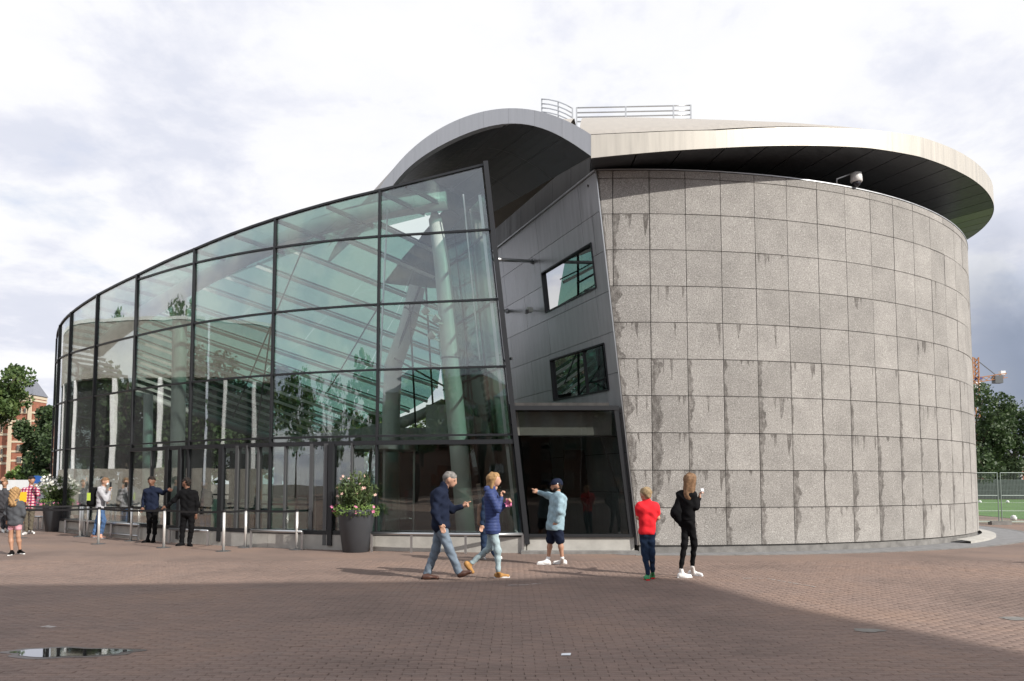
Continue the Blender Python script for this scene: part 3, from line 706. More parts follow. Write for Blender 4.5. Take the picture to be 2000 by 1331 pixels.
# side glass wall running back from the end frame
for k in range(4):
    a=k*1.15+.12; b=a+1.10
    for z0,z1 in ((.42,2.66),(2.7,4.2),(4.26,5.76),(5.82,7.4),(7.44,8.3)):
        if k>2 and z0>5: continue
        q=[endp(z0)+MD*a,endp(z0)+MD*b,endp(z1)+MD*b,endp(z1)+MD*a]
        MB().prism(q,(-.02,-.005,0)).build('side_pane',MAT['roof_glass'],hall)
    MB().bar(endp(.3)+MD*a,endp(8.3)+MD*a,.05,.05).build('side_mullion',MAT['frame'],hall)
for z in (2.68,4.23,5.79,7.42):
    MB().bar(endp(z)+MD*.1,endp(z)+MD*4.7,.05,.05).build('side_transom',MAT['frame'],hall)
# floor
fl=MB(); P=[cpt(i,.05) for i in range(-1,len(cols))]
fl.v=[tuple(p) for p in P]+[(-2,34,.05),(2,30,.05),(2.4,17.2,.05)]; fl.f=[tuple(range(len(fl.v)))]
fl.build('floor',MAT['inside_floor'],hall)
# tubular beam following the top
tb=[at(x,y,Y) for x,y,Y in ((872,392,18.3),(800,402,18.4),(740,413,18.6),(660,432,19.0),(600,451,19.3),(530,480,19.8),(470,507,20.2),(400,543,20.8),(330,583,21.6),(270,620,22.4),(225,652,23.2),(190,685,24.0))]
MB().tube(tb,.23,14).build('tube_beam',MAT['white_steel'],hall,True)
tb2=[p+Vector((.15,.35,.42)) for p in tb]
MB().tube(tb2,.06,6).build('roof_edge_beam',MAT['frame_grey'],hall,True)
for i in range(1,len(tb)-1): MB().bar(tb[i],tb2[i],.05).build('hanger',MAT['frame_grey'],hall)
# roof slats + glass (the sloping rear roof)
lines=[((740,440),(860,497)),((640,455),(860,548)),((563,488),(862,607)),((500,520),(862,652)),((430,538),(860,692)),((376,556),(860,722)),((330,586),(855,757)),((285,603),(835,785)),((262,620),(800,805)),((262,643),(765,820)),((262,665),(730,832)),((262,688),(695,838)),((262,705),(660,843)),((262,721),(625,846)),((262,736),(590,849)),((262,750),(555,851)),((262,763),(520,852))]
SL=[]
for i,((x0,y0),(x1,y1)) in enumerate(lines):
    Y0=19.9+(740-x0)/(740-262)*3.6+ i*.06; Y1=21.2+i*.36
    SL.append((at(x0,y0,Y0),at(x1,y1,Y1)))
for i,(a,b) in enumerate(SL):
    MB().bar(a,b,.05,.09).build('roof_slat',MAT['slat'],hall)
    MB().bar(a+Vector((0,.1,.12)),b+Vector((0,.1,.12)),.04,.04).build('roof_slat',MAT['frame_grey'],hall)
for i in range(len(SL)-1):
    a,b=SL[i];c,d=SL[i+1]; up=Vector((0,.05,.06)); n=4
    for k in range(n):
        q=[a.lerp(b,k/n+.0006)+up,a.lerp(b,(k+1)/n-.0006)+up,c.lerp(d,(k+1)/n-.0006)+up,c.lerp(d,k/n+.0006)+up]
        MB().prism(q,(0,.008,.012)).build('roof_pane',MAT['roof_glass'],hall)
# glass roof strip between the facade top and the tube beam
tp=[cpt(i,topz(i)-.03) for i in range(-1,8)]
ins=[p+Vector((.95,1.35,-.1)) for p in tp]
for i in range(len(tp)-1):
    for k in range(2):
        if i==0 and k==0: continue
        q=[tp[i].lerp(tp[i+1],k/2+.01),tp[i].lerp(tp[i+1],k/2+.49),ins[i].lerp(ins[i+1],k/2+.49),ins[i].lerp(ins[i+1],k/2+.01)]
        MB().prism(q,(0,0,-.015)).build('roof_pane',MAT['roof_glass'],hall)
# lower sweeping edge beam of the rear roof
sw=[(262,768,23.8),(330,792,24.5),(400,815,25.3),(460,836,26.2),(520,852,26.8),(580,852,26.4),(640,848,26),(700,840,25),(760,826,24),(815,806,23),(862,783,22)]
mb=MB(); swp=[at(*p) for p in sw]; wd=[.05,.08,.1,.14,.2,.28,.36,.42,.42,.3,.04]
n=len(swp)
for i,p in enumerate(swp):
    mb.v+=[tuple(p+Vector((0,0,.05))),tuple(p-Vector((0,0,wd[i]))),tuple(p+Vector((.25,.5,.05))),tuple(p+Vector((.25,.5,-wd[i]*.3)))]
for i in range(n-1):
    a=4*i;b=a+4; mb.f+=[(a,b,b+1,a+1),(a,a+2,b+2,b),(a+1,b+1,b+3,a+3),(a+2,a+3,b+3,b+2)]
mb.build('edge_beam',MAT['inside_grey'],hall,True)
# columns
def column(pts,r,name='steel_column',mat='white_steel'):
    o=MB().tube([at(*p) for p in pts],r,16).build(name,MAT[mat],hall,True); return o
cpts=[at(850,428,18.6),at(864,520,18.5),at(880,700,18.45),at(896,870,18.4),gd(911,1060)]
cpts[-1]=Vector((cpts[3].x+.22,18.35,.05))
co=MB().tube(cpts,[.17,.2,.225,.235,.235],20).build('steel_column',MAT['white_steel'],hall,True)
for q in (2,3): MB().tube([cpts[q]+Vector((0,0,-.02)),cpts[q]+Vector((0,0,.02))],.245,20).build('column_ring',MAT['frame_grey'],co,True)
MB().tube([cpts[0],cpts[0]+Vector((-.05,0,.35))],[.15,.02],8).build('column_head',MAT['white_steel'],co,True)
MB().tube([at(352,560,21.6),at(350,700,21.6),at(347,860,21.6),Vector((at(345,1000,21.6).x,21.6,.05))],.2,16).build('steel_column',MAT['white_steel'],hall,True)
MB().tube([at(815,560,21),at(795,640,21.2),at(768,715,21.5),at(764,800,21.5),Vector((at(764,900,21.5).x,21.5,.05))],[.24,.24,.26,.26,.26],16).build('bent_column',MAT['white_steel'],hall,True)
MB().tube([at(290,770,23.5),Vector((at(290,900,23.5).x,23.5,.05))],.14,12).build('steel_column',MAT['white_steel'],hall,True)
for a,b in (((600,465,19.6),(455,815,24)),((748,585,19.5),(640,765,24)),((535,600,19.6),(500,850,26)),((960,560,19),(880,760,22))):
    MB().tube([at(*a),at(*b)],.022,6).build('tie_rod',MAT['frame_grey'],hall)
for a,b in (((757,405,18.2),(736,850,18.2)),((905,380,18.0),(937,705,18.0)),((598,460,19.6),(598,452,19.6))):
    MB().tube([at(*a),at(*b)],.022,6).build('mast',MAT['steel'],hall)
# mezzanine parapet and dark back rooms
def boxw(x0,x1,y0,y1,z0,z1,name,mat,parent=hall): return MB().box(((x0+x1)/2,(y0+y1)/2,(z0+z1)/2),(x1-x0,y1-y0,z1-z0)).build(name,MAT[mat],parent)
boxw(-2.4,.6,20.6,20.8,2.75,3.75,'parapet','inside_grey')
boxw(-4.6,-2.42,22.6,22.8,2.8,3.25,'parapet','inside_grey')
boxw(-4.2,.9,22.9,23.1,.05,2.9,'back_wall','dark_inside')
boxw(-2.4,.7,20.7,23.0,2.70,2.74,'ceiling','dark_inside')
boxw(-1.6,-.55,19.4,19.9,2.86,3.28,'information_board','inside_grey')
boxw(-9.6,-8.6,25.5,25.65,.05,2.6,'dark_partition','dark_inside')
boxw(-10.4,-9.3,22.9,23.0,.05,2.6,'dark_partition','dark_inside')
boxw(-8.15,-7.75,23.0,23.1,.05,2.7,'dark_partition','dark_inside')
boxw(-6.05,-4.6,23.0,23.1,.05,2.7,'dark_partition','dark_inside')
boxw(-7.3,-6.0,24.2,24.4,.9,2.75,'wood_screen','wood_dark')
boxw(-7.6,-5.6,23.2,23.7,.05,1.12,'reception_desk','inside_grey')
boxw(-10.4,-8.2,23.9,24.3,.05,1.05,'reception_desk','inside_grey')
boxw(-4.9,-3.9,21.6,22.0,.05,1.05,'reception_desk','inside_grey')
for x in (-9.9,-7.2,-6.4,-4.5):
    boxw(x-.2,x+.2,23.0,23.1,1.2,1.5,'desk_screen','dark_inside')
# rear facade of the hall: thin mullions
for k in range(9):
    x=-15+k*1.55; y=31-.2*k
    MB().bar((x,y,.05),(x,y,3.1+.0*k),.08).build('rear_mullion',MAT['frame'],hall)
MB().bar((-15,31,3.1),(-2.6,29.4,3.1),.12).build('rear_transom',MAT['frame'],hall)
MB().bar((-15,31,1.1),(-2.6,29.4,1.1),.06).build('rear_transom',MAT['frame'],hall)
for a,b in (((800,590,20.6),(812,835,21.4)),((832,560,20.4),(848,835,21.2)),((905,470,20.2),(915,780,21)),((800,640,20.6),(935,700,20.4)),((770,700,21),(930,790,21)),((790,600,20.6),(860,640,20.6)),((1000,700,18.2),(872,745,20.4)),((820,560,20.5),(775,690,21.2))):
    MB().bar(at(*a),at(*b),.05).build('inner_frame',MAT['frame'],hall)
# spot lights on the leaning column
for q,(x,y) in enumerate(((847,628),(838,660),(826,612))):
    p=at(x,y,18.2); t=MB().tube([p,p+Vector((.12,-.05,.1))],[.07,.1],10); t.bar(p,p+Vector((.25,.1,-.05)),.03); t.build('spotlight',MAT['white_steel'],hall)
# entrance: door lobby frames (x in the picture 440..650) standing slightly proud of the facade
def on_facade(px,out=.0):
    r=(px-1000)/F
    for i in range(-1,len(cols)-1):
        A,B=cpt(i,1.5),cpt(i+1,1.5)
        if B.x/B.y<=r<=A.x/A.y+1e-6:
            lo,hi=0,1
            for _ in range(40):
                m=(lo+hi)/2; q=A.lerp(B,m)
                if q.x/q.y>r: lo=m
                else: hi=m
            q=A.lerp(B,lo); d=(B-A).normalized(); n=Vector((d.y,-d.x,0)); n=n if n.y<0 else -n
            return q+n*out,n,d
    return cpt(0,1.5),Vector((0,-1,0)),Vector((-1,0,0))
for px,wd_,o_ in ((300,.05,.02),(332,.14,.05),(357,.12,.05),(438,.14,.07),(468,.09,.04),(487,.05,.04),(508,.06,.02),(560,.05,.02),(612,.09,.03),(641,.10,.06),(652,.12,.10),(690,.05,.03)):
    q,n,d=on_facade(px,o_); 
    MB().bar((q.x,q.y,.10 if wd_>.08 else .36),(q.x,q.y,2.5),wd_,.12,up=n).build('door_frame',MAT['frame'] if wd_>.1 else MAT['frame_grey'],hall)
# mid rail
for a,b in ((1015,735),(722,652),(612,450)):
    A,n,_=on_facade(a,.05);B,_,_=on_facade(b,.05)
    MB().bar((A.x,A.y,1.05),(B.x,B.y,1.05),.05,.05).build('push_rail',MAT['frame'],hall)
# revolving door drum behind the glass
rd=Vector((-3.55,19.6,0))
rv=MB().lathe([(1.02,2.42),(1.05,2.42),(1.05,2.62),(1.02,2.62)],(rd.x,rd.y,0),28,cap=False).build('revolving_door',MAT['steel'],hall)
MB().lathe([(1.03,2.60),(.02,2.61)],(rd.x,rd.y,0),28,cap=False).build('canopy_disc',MAT['dark_inside'],rv)
for k in range(4):
    a=math.radians(20+90*k); e=rd+Vector((math.cos(a),math.sin(a),0))*.98
    MB().bar((e.x,e.y,.06),(e.x,e.y,2.42),.05).build('leaf_stile',MAT['steel'],rv)
    MB().prism([(rd.x,rd.y,.1),(e.x,e.y,.1),(e.x,e.y,2.4),(rd.x,rd.y,2.4)],(.01,.01,0)).build('leaf_pane',MAT['door_glass'],rv)
# curved vestibule at the main doors
rd2=Vector((-6.6,20.4,0))
rv=MB().lathe([(1.22,2.40),(1.26,2.40),(1.26,2.56),(1.22,2.56)],(rd2.x,rd2.y,0),28,cap=False).build('revolving_door',MAT['steel'],hall)
for k in range(4):
    a=math.radians(50+90*k); e=rd2+Vector((math.cos(a),math.sin(a),0))*1.2
    MB().bar((e.x,e.y,.06),(e.x,e.y,2.4),.06).build('leaf_stile',MAT['frame'],rv)
    MB().prism([(rd2.x,rd2.y,.1),(e.x,e.y,.1),(e.x,e.y,2.4),(rd2.x,rd2.y,2.4)],(.01,.01,0)).build('leaf_pane',MAT['door_glass'],rv)
# ------------------------------------------------------------------ dark glazed link box
lk=thing('glazed_link','low dark glass box between the glass hall and the leaning metal wall','building',(1.5,17,0))
YB=16.80
def lk_p(px,py,Y=YB): return at(px,py,Y)
bl,br=Vector((.42,YB,.42)),Vector((2.66,YB,.42)); tl,tr=Vector((.12,YB,3.22)),Vector((2.33,YB,3.22))
MB().prism([bl,br,tr,tl],(0,.02,0)).build('glass_pane',MAT['box_glass'],lk)
MB().bar(br+Vector((.03,-.02,-.05)),tr+Vector((.03,-.02,.05)),.11,.12,up=(0,1,0)).build('frame',MAT['frame'],lk)
MB().bar(tl+Vector((-.1,-.02,.04)),tr+Vector((.09,-.02,.04)),.14,.10).build('frame',MAT['frame'],lk)
MB().bar(bl+Vector((-.05,-.02,-.035)),br+Vector((.05,-.02,-.035)),.14,.07).build('frame',MAT['frame'],lk)
MB().prism([(.0,YB-.06,3.31),(2.2,YB-.06,3.31),(1.6,YB+5,3.31),(-1.6,YB+5,3.31)],(0,0,.07)).build('roof',MAT['drum'],lk)
MB().prism([(.34,YB-.04,.0),(2.74,YB-.04,.0),(2.74,YB+.4,.0),(.34,YB+.4,.0)],(0,0,.345)).build('plinth',MAT['concrete'],lk)
MB().prism([(.2,YB-.32,.0),(2.8,YB-.30,.0),(2.8,YB-.045,.0),(.2,YB-.045,.0)],(0,0,.06)).build('step',MAT['concrete_dark'],lk)
boxw(.1,2.3,17.05,17.15,2.66,3.2,'blind','concrete',lk)
MB().bar((.45,17.0,2.63),(2.42,17.0,2.63),.05,.03).build('inner_beam',MAT['frame'],lk)
MB().bar((2.05,17.05,2.6),(2.45,17.05,1.35),.03,.03).build('inner_post',MAT['frame_grey'],lk)
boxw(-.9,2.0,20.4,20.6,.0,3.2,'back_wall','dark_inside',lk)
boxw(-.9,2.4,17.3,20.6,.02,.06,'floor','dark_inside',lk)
boxw(1.3,2.1,18.6,18.75,1.2,2.4,'picture_board','wood_dark',lk)
for a,b in (((965,507,17.3),(1041,511,None)),((978,607,17.4),(991,608,None))):
    e=mplane(b[0],b[1]); s=at(*a)
    MB().tube([s,e],.045,10).build('strut',MAT['steel'],hall,True)
    MB().tube([e-(e-s).normalized()*.03,e],.08,10).build('strut_flange',MAT['steel'],hall,True)
# flood light on the metal wall
p=mplane(1047,607); t=thing('floodlight','small white floodlight on the metal wall left of the upper window','floodlight',p)
MB().box(p+MN*.2+Vector((0,0,.02)),(.16,.12,.13),.5).build('lamp_head',MAT['white_steel'],t); MB().bar(p,p+MN*.2,.04).build('arm',MAT['steel'],t); MB().box(p+MN*.22+Vector((-.06,-.05,-.04)),(.08,.1,.1),.2).build('lens',MAT['frame_grey'],t)
# dome camera
p=ell(th_px(1640,9.0)-.0,-.1); p.z=8.8
t=thing('security_camera','white dome camera on an angled arm above the stone wall','camera',p)
arm=at(1672,338,p.y-.0)
MB().tube([p,Vector((p.x,p.y,9.0)),arm+Vector((0,0,.02))],.022,8).build('arm',MAT['steel'],t,True)
MB().lathe([(.03,.02),(.13,-.02),(.14,-.22),(.12,-.24)],arm,16).build('housing',pbr('white_plastic',(.75,.75,.75),.4),t,True)
MB().lathe([(.10,-.24),(.09,-.30),(.04,-.35)],arm,16).build('dome_lens',pbr('dark_lens',(.03,.03,.04),.1),t,True)
#@@PART2
# ------------------------------------------------------------------ vegetation
def leaf_mat(name,c1,c2,c3,trans=.25):
    m=bpy.data.materials.new(name); m.use_nodes=True; nt=m.node_tree; L=nt.links; b=nt.nodes['Principled BSDF']; b.inputs['Roughness'].default_value=.6
    g=N(nt,'ShaderNodeNewGeometry'); r=ramp(nt,[(0,c1),(.5,c2),(1,c3)]); L.new(g.outputs['Random Per Island'],r.inputs[0]); L.new(r.outputs[0],b.inputs['Base Color'])
    t=N(nt,'ShaderNodeBsdfTranslucent'); L.new(r.outputs[0],t.inputs[0]); mx=N(nt,'ShaderNodeMixShader',inp={0:trans}); out=nt.nodes['Material Output']
    L.new(b.outputs[0],mx.inputs[1]); L.new(t.outputs[0],mx.inputs[2]); L.new(mx.outputs[0],out.inputs[0]); MAT[name]=m; return m
leaf_mat('leaf_dark',(.030,.058,.022),(.050,.085,.030),(.075,.115,.040))
leaf_mat('leaf_mid',(.045,.085,.025),(.075,.125,.035),(.12,.17,.05))
leaf_mat('leaf_oleander',(.045,.085,.030),(.09,.14,.045),(.16,.21,.08))
leaf_mat('leaf_light',(.10,.17,.04),(.15,.24,.06),(.20,.30,.08))
pbr('bark',(.09,.07,.055),.9,0,var=.3,vscale=8,bump=.5)
def leaves_mesh(P,size,name,aspect=.55,up=None,jit=.35,dirs=None,droop=0):
    """one small quad per point"""
    n=len(P); d=rng.normal(0,1,(n,3)) if dirs is None else dirs+rng.normal(0,jit,(n,3)); d/=np.linalg.norm(d,axis=1)[:,None]
    w=rng.normal(0,1,(n,3)); w-= (w*d).sum(1)[:,None]*d; w/=np.linalg.norm(w,axis=1)[:,None]
    s=size*rng.uniform(.6,1.3,(n,1)); a=d*s*.5; b=w*s*.5*aspect
    nn=np.cross(d,w)*s*.08
    V=np.stack([P-a,P-b+nn,P+a,P+b+nn],1).reshape(-1,3).astype(np.float32)
    me=bpy.data.meshes.new(name); me.vertices.add(4*n); me.vertices.foreach_set('co',V.ravel()); me.loops.add(4*n); me.loops.foreach_set('vertex_index',np.arange(4*n,dtype=np.int32))
    me.polygons.add(n); me.polygons.foreach_set('loop_start',np.arange(0,4*n,4,dtype=np.int32)); me.update(calc_edges=True); return me
def tree(name,label,base,h,rx,rz_,crown_c,nl,lsize,mat='leaf_dark',group=None,clumps=28,trunk_r=.28,cat='tree',ry=None):
    t=thing(name,label,cat,base,group); b=Vector(base); ry=ry or rx
    tr=MB(); top=b+Vector((0,0,crown_c)); tr.tube([b,b+Vector((.1,0,h*.25)),top,top+Vector((.1,.1,rz_*.5))],[trunk_r,trunk_r*.8,trunk_r*.5,trunk_r*.15],9)
    cl=[]
    for i in range(clumps):
        v=rng.normal(0,1,3); v/=np.linalg.norm(v); rr=rng.uniform(.45,.98)
        c=np.array([v[0]*rx*rr,v[1]*ry*rr,v[2]*rz_*rr]); cl.append(c)
        if i%2==0: 
            s=b+Vector((0,0,crown_c-rz_*rng.uniform(.1,.6))); tr.tube([s,s.lerp(top+Vector(c),.5)+Vector((0,0,.2)),top+Vector(c)],[trunk_r*.35,trunk_r*.2,trunk_r*.06],5)
    tr.build('trunk',MAT['bark'],t,True)
    cl=np.array(cl); k=rng.integers(0,clumps,nl); cr=np.array([rx,ry,rz_])*rng.uniform(.17,.36,(clumps,1))
    v=rng.normal(0,1,(nl,3)); v/=np.linalg.norm(v,axis=1)[:,None]; v*=rng.uniform(.35,1.05,(nl,1))**.6
    P=cl[k]+v*cr[k]+np.array(top)
    me=leaves_mesh(P,lsize,'crown',.7); mkobj('crown',me,MAT[mat],t)
    return t
# trees seen on the left and right
tree('tree','dark broad tree left of the glass hall, in front of the brick tower',(-36.6,58,0),8.2,2.3,3.3,4.6,9000,.30,'leaf_dark')
tree('tree','small dark tree touching the left edge of the glass hall',(-34.6,56,0),6,1.9,2.8,3.3,6000,.28,'leaf_dark')
tree('street_tree','light green tree with loose branches at the left edge of the picture',(-29.6,42,0),9.5,2.1,2.0,6.7,4500,.24,'leaf_mid',clumps=34)
tree('street_tree','low pale green bushy tree below the brick tower',(-41.6,64,0),3,2.0,1.1,1.9,4500,.28,'leaf_light')
for i,(x,y,h,rx,lab) in enumerate(((47.0,76,11.5,4.4,'dark leafy tree right of the stone wall, below the crane'),(53.5,79,11.5,4.2,'tallest dark leafy tree behind the football field, above the brick house'),(59.5,80,10.5,4.0,'dark leafy tree at the right picture edge behind the fence'),(51,92,10,4.6,'dark tree standing behind the two front trees on the right'))):
    tree('tree',lab,(x,y,0),h,rx,h*.45,h*.55,11000,.34,'leaf_dark',group='trees behind the football field',clumps=34)
# trees beyond the hall, seen through its glass
for i,(x,y,h,r) in enumerate(((-21.5,41,9.5,2.9),(-17,39.5,9,2.8),(-13.3,42,8.5,2.6),(-19,44,10,3.0),(-24,46,9,2.6))):
    tree('tree',['dense tree close behind the left end of the glass hall','second dense tree close behind the glass hall','rightmost of the dense trees close behind the hall','tall dense tree behind the first two trees at the hall','dense tree behind the hall, farthest left'][i],(x,y,0),h,r,h*.40,h*.56,7000,.30,'leaf_dark',group='trees close behind the glass hall',clumps=30)
for i,(x,y,r) in enumerate(((-22,60,4.5),(-13,62,4),(-5,58,4.2),(4,64,4.5),(-29,64,4))):
    tree('tree',['dark tree behind the glass hall seen through its left panes','tree seen through the hall doors above the white parasol','tree seen through the glass behind the planter','tree behind the museum hidden by the stone wing','tree far behind the hall near its left end'][i],(x,y,0),8,r,3.2,4.6,3500,.42,'leaf_mid',group='trees beyond the glass hall')
# ------------------------------------------------------------------ brick tower building
m=pbr('red_brick',(.30,.12,.075),.85,0,var=.18,vscale=1.5); pbr('sand_stone',(.55,.47,.35),.8,0,var=.1); pbr('slate',(.16,.17,.20),.6,0,var=.15)
tw=thing('brick_tower_building','ornate red brick building with pale stone bands and a slate pyramid roof on its tower','building',(-128,200,0))
def tp(px,py,Y=200): return at(px,py,Y)
x0,x1=tp(20,900).x,tp(60,900).x; zt0=tp(40,772).z; w_=x1-x0; cxw=(x0+x1)/2
MB().box((cxw,203,zt0/2),(w_,w_,zt0)).build('tower_wall',MAT['red_brick'],tw)
zr=tp(42,742).z; r0=tp(30,742).x; r1=tp(54,742).x
rf=MB(); a=.4
rf.v=[(x0-a,200-a,zt0),(x1+a,200-a,zt0),(x1+a,200+w_+a,zt0),(x0-a,200+w_+a,zt0),(r0,202,zr),(r1,202,zr),(r1,204,zr),(r0,204,zr)]; rf.f=[(0,3,2,1),(4,5,6,7),(0,1,5,4),(1,2,6,5),(2,3,7,6),(3,0,4,7)]
rf.build('roof',MAT['slate'],tw)
for y in (775,782,806,822,846,863,882,900):
    z=tp(40,y).z; MB().box((cxw,203,z),(w_+.25,w_+.25,.55 if y not in(775,) else .9)).build('stone_band',MAT['sand_stone'],tw)
def twin(px0,px1,py0,py1,Y=199.9,cols_=2):
    p=tp(px0,py1,Y);q=tp(px1,py0,Y); f=MB().box(((p.x+q.x)/2,Y,(p.z+q.z)/2),(q.x-p.x,.3,q.z-p.z)).build('window',MAT['sand_stone'],tw)
    for k in range(cols_):
        ww=(q.x-p.x)/cols_; MB().box((p.x+ww*(k+.5),Y-.17,(p.z+q.z)/2),(ww*.68,.1,(q.z-p.z)*.8)).build('pane',MAT['far_glass'],f)
twin(30,50,830,852,199.9,4); twin(33,43,869,882,199.9,3); twin(33,43,892,905,199.9,3); twin(38,43,797,808); twin(47,52,797,808)
for x in (22,59): p=tp(x,800); MB().box((p.x,199.85,zt0/2),(.9,.3,zt0)).build('corner_quoin',MAT['sand_stone'],tw)
# lower wing to the left
xl=-175; zw=tp(10,822).z
MB().box(((xl+x0)/2,206,zw/2),(x0-xl,8,zw)).build('wall',MAT['red_brick'],tw)
for y in (822,848,872,890,905): z=tp(10,y).z; MB().box(((xl+x0)/2,206,z),(x0-xl,8.3,.6)).build('stone_band',MAT['sand_stone'],tw)
for k in range(6):
    px=2+ k*-6; 
    for y0,y1 in ((826,846),(876,888),(893,902)): twin(px,px+4,y0,y1,201.8,2)
# hazy white market canopies / barrier behind the queue
pbr('white_fabric',(.75,.76,.77),.8,0,var=.04); pbr('blue_sign',(.03,.12,.42),.5)
for i,(xa,xb,Y) in enumerate(((-40,-31,50),(-31,-24.5,50))):
    t=thing('white_hoarding',['long pale grey hoarding behind the queue at the left edge','pale grey hoarding behind the white flowering planter'][i],'hoarding',(xa,Y,0))
    MB().box(((xa+xb)/2,Y,1.0),(xb-xa-.1,.08,1.6)).build('panel',MAT['white_fabric'],t)
    for x in (xa+.2,xb-.2): MB().box((x,Y+.1,.9),(.08,.08,1.8)).build('post',MAT['steel'],t)
p=at(71,937,49); t=thing('blue_sign','oval blue sign behind the man in the plaid shirt','sign',(p.x,49,0)); 
mb=MB(); mb.prism([(p.x+.42*math.cos(k*.449),49,p.z+.26*math.sin(k*.449)) for k in range(14)],(0,.05,0)); mb.build('sign_face',MAT['blue_sign'],t); MB().bar((p.x,49.1,0),(p.x,49.1,p.z),.05).build('post',MAT['steel'],t)
# parasol beyond the hall
p=at(483,905,46); t=thing('parasol','large white parasol seen through the hall doors','parasol',(p.x,46,0))
zt=at(483,873,46).z; ze=at(483,915,46).z
MB().lathe([(2.3,ze-.25),(2.3,ze),(1.0,(ze+zt)/2+.15),(.05,zt)],(p.x,46,0),8,cap=False).build('canopy',MAT['white_fabric'],t)
MB().bar((p.x,46,0),(p.x,46,zt),.07).build('pole',MAT['steel'],t)
# ------------------------------------------------------------------ field, fence, house, crane on the right
pbr('grass_field',(.075,.155,.035),.9,0,var=.28,vscale=1.3)
o=MB().quad((22,31.5,.012),(120,31.5,.012),(120,73,.012),(28,73,.012)).build('football_field',MAT['grass_field']); o['kind']='structure'
pbr('gravel',(.22,.20,.15),.9,0,var=.3,vscale=3)
MB().quad((14,29.2,.006),(60,29.2,.006),(60,31.6,.006),(14,31.6,.006)).build('path',MAT['gravel'])['kind']='structure'
pbr('line_white',(.7,.72,.7),.8)
for y in (42,60): MB().quad((25,y,.018),(110,y,.018),(110,y+.35,.018),(25,y+.35,.018)).build('field_line',MAT['line_white'],o)
for i,(px,py) in enumerate(((1980,1017),(1968,983),(1914,983))):
    p=gd(px,py); t=tag(MB().lathe([(.02,.0),(.11,.03),(.12,.12),(.08,.2),(.01,.23)],p,12).build('field_marker',MAT['white_fabric'],None,True),['white training ball on the grass just behind the fence','small white marker far back on the grass, right of the fence post','small white marker on the grass near the stone wall'][i],'marker')
FY=28.2
pbr('galvanised',(.22,.27,.25),.5,.3)
for i,(pa,pb) in enumerate(((1902,1952),(1955,2010),(2012,2070))):
    A=at(pa,1000,FY);B=at(pb,1000,FY); t=thing('mesh_fence',['galvanised temporary mesh fence next to the stone wall','galvanised temporary mesh fence right of the concrete block','galvanised temporary mesh fence just outside the right edge'][i],'fence',(A.x,FY,0),'temporary mesh fence panels by the field')
    for x in (A.x+.03,B.x-.03): MB().tube([(x,FY,.05),(x,FY,1.98)],.022,6).build('post',MAT['galvanised'],t)
    for z in (.12,1.1,1.96): MB().tube([(A.x+.03,FY,z),(B.x-.03,FY,z)],.016,6).build('rail',MAT['galvanised'],t)
    mb=MB(); x=A.x+.12
    while x<B.x-.08: mb.bar((x,FY,.12),(x,FY,1.96),.0045); x+=.055
    for z in np.arange(.3,1.9,.2): mb.bar((A.x+.03,FY,z),(B.x-.03,FY,z),.0045)
    mb.build('mesh_wire',MAT['galvanised'],t)['kind']='stuff'
p=at(1953,1024,FY); tag(MB().box((p.x,FY,.07),(.75,.24,.14)).build('fence_block',MAT['concrete_dark']),'dark concrete foot block under the joint of two fence panels','block')
# dark green windbreak + brick house + cars
hz=thing('brick_house','low red brick house with white framed windows behind the field','house',(62,88,0))
MB().box((66,90,2.1),(16,6,4.2)).build('wall',MAT['red_brick'],hz)
mb=MB(); mb.v=[(57.5,86.6,4.2),(74.5,86.6,4.2),(74.5,93.4,4.2),(57.5,93.4,4.2),(59,90,6.0),(73,90,6.0)]; mb.f=[(0,1,5,4),(1,2,5),(2,3,4,5),(3,0,4),(0,3,2,1)]; mb.build('roof',MAT['slate'],hz)
MB().box((66,86.95,4.05),(16.2,.25,.25)).build('cornice',MAT['sand_stone'],hz)
for x in (59.0,61.2,64.8,67.6): f=MB().box((x,86.97,2.4),(1.3,.12,2.3)).build('window',MAT['white_fabric'],hz); [MB().box((x+dx,86.9,2.4+dz),(.5,.05,.95)).build('pane',MAT['far_glass'],f) for dx in(-.3,.3) for dz in(-.53,.53)]
pbr('green_tarp',(.035,.05,.045),.8,0,var=.3)
t=thing('windbreak','dark mesh windbreak behind the far side of the field','windbreak',(50,74,0)); MB().box((49.5,74,1.0),(9,.06,1.9)).build('sheet',MAT['green_tarp'],t); [MB().bar((x,74.1,0),(x,74.1,2.0),.06).build('post',MAT['galvanised'],t) for x in (45.2,48.2,51.2,54)]
def car(x,y,col,label,rz=0):
    t=thing('parked_car',label,'car',(x,y,0),'cars parked behind the field'); mb=MB()
    prof=[(-2.1,.35),(-2.15,.75),(-1.6,.92),(-.95,1.38),(.75,1.42),(1.5,.98),(2.1,.85),(2.15,.35)]
    mb.prism([(x+a,y-.85,b) for a,b in prof],(0,1.7,0)); mb.build('body',col,t)
    MB().prism([(x+a,y-.87,b) for a,b in ((-1.35,.95),(-.85,1.32),(.65,1.35),(1.2,.98))],(0,.01,0)).build('side_window',MAT['far_glass'],t)
    for a in (-1.35,1.35): MB().tube([(x+a,y-.9,.33),(x+a,y-.65,.33)],.33,14).build('wheel',MAT['dark_inside'],t)
pbr('car_grey',(.25,.26,.28),.3,.5); pbr('car_white',(.7,.7,.7),.3)
car(51.5,77.5,MAT['car_grey'],'grey car parked left of the low brick house'); car(70.2,78,MAT['car_white'],'white car parked at the right picture edge behind the field')
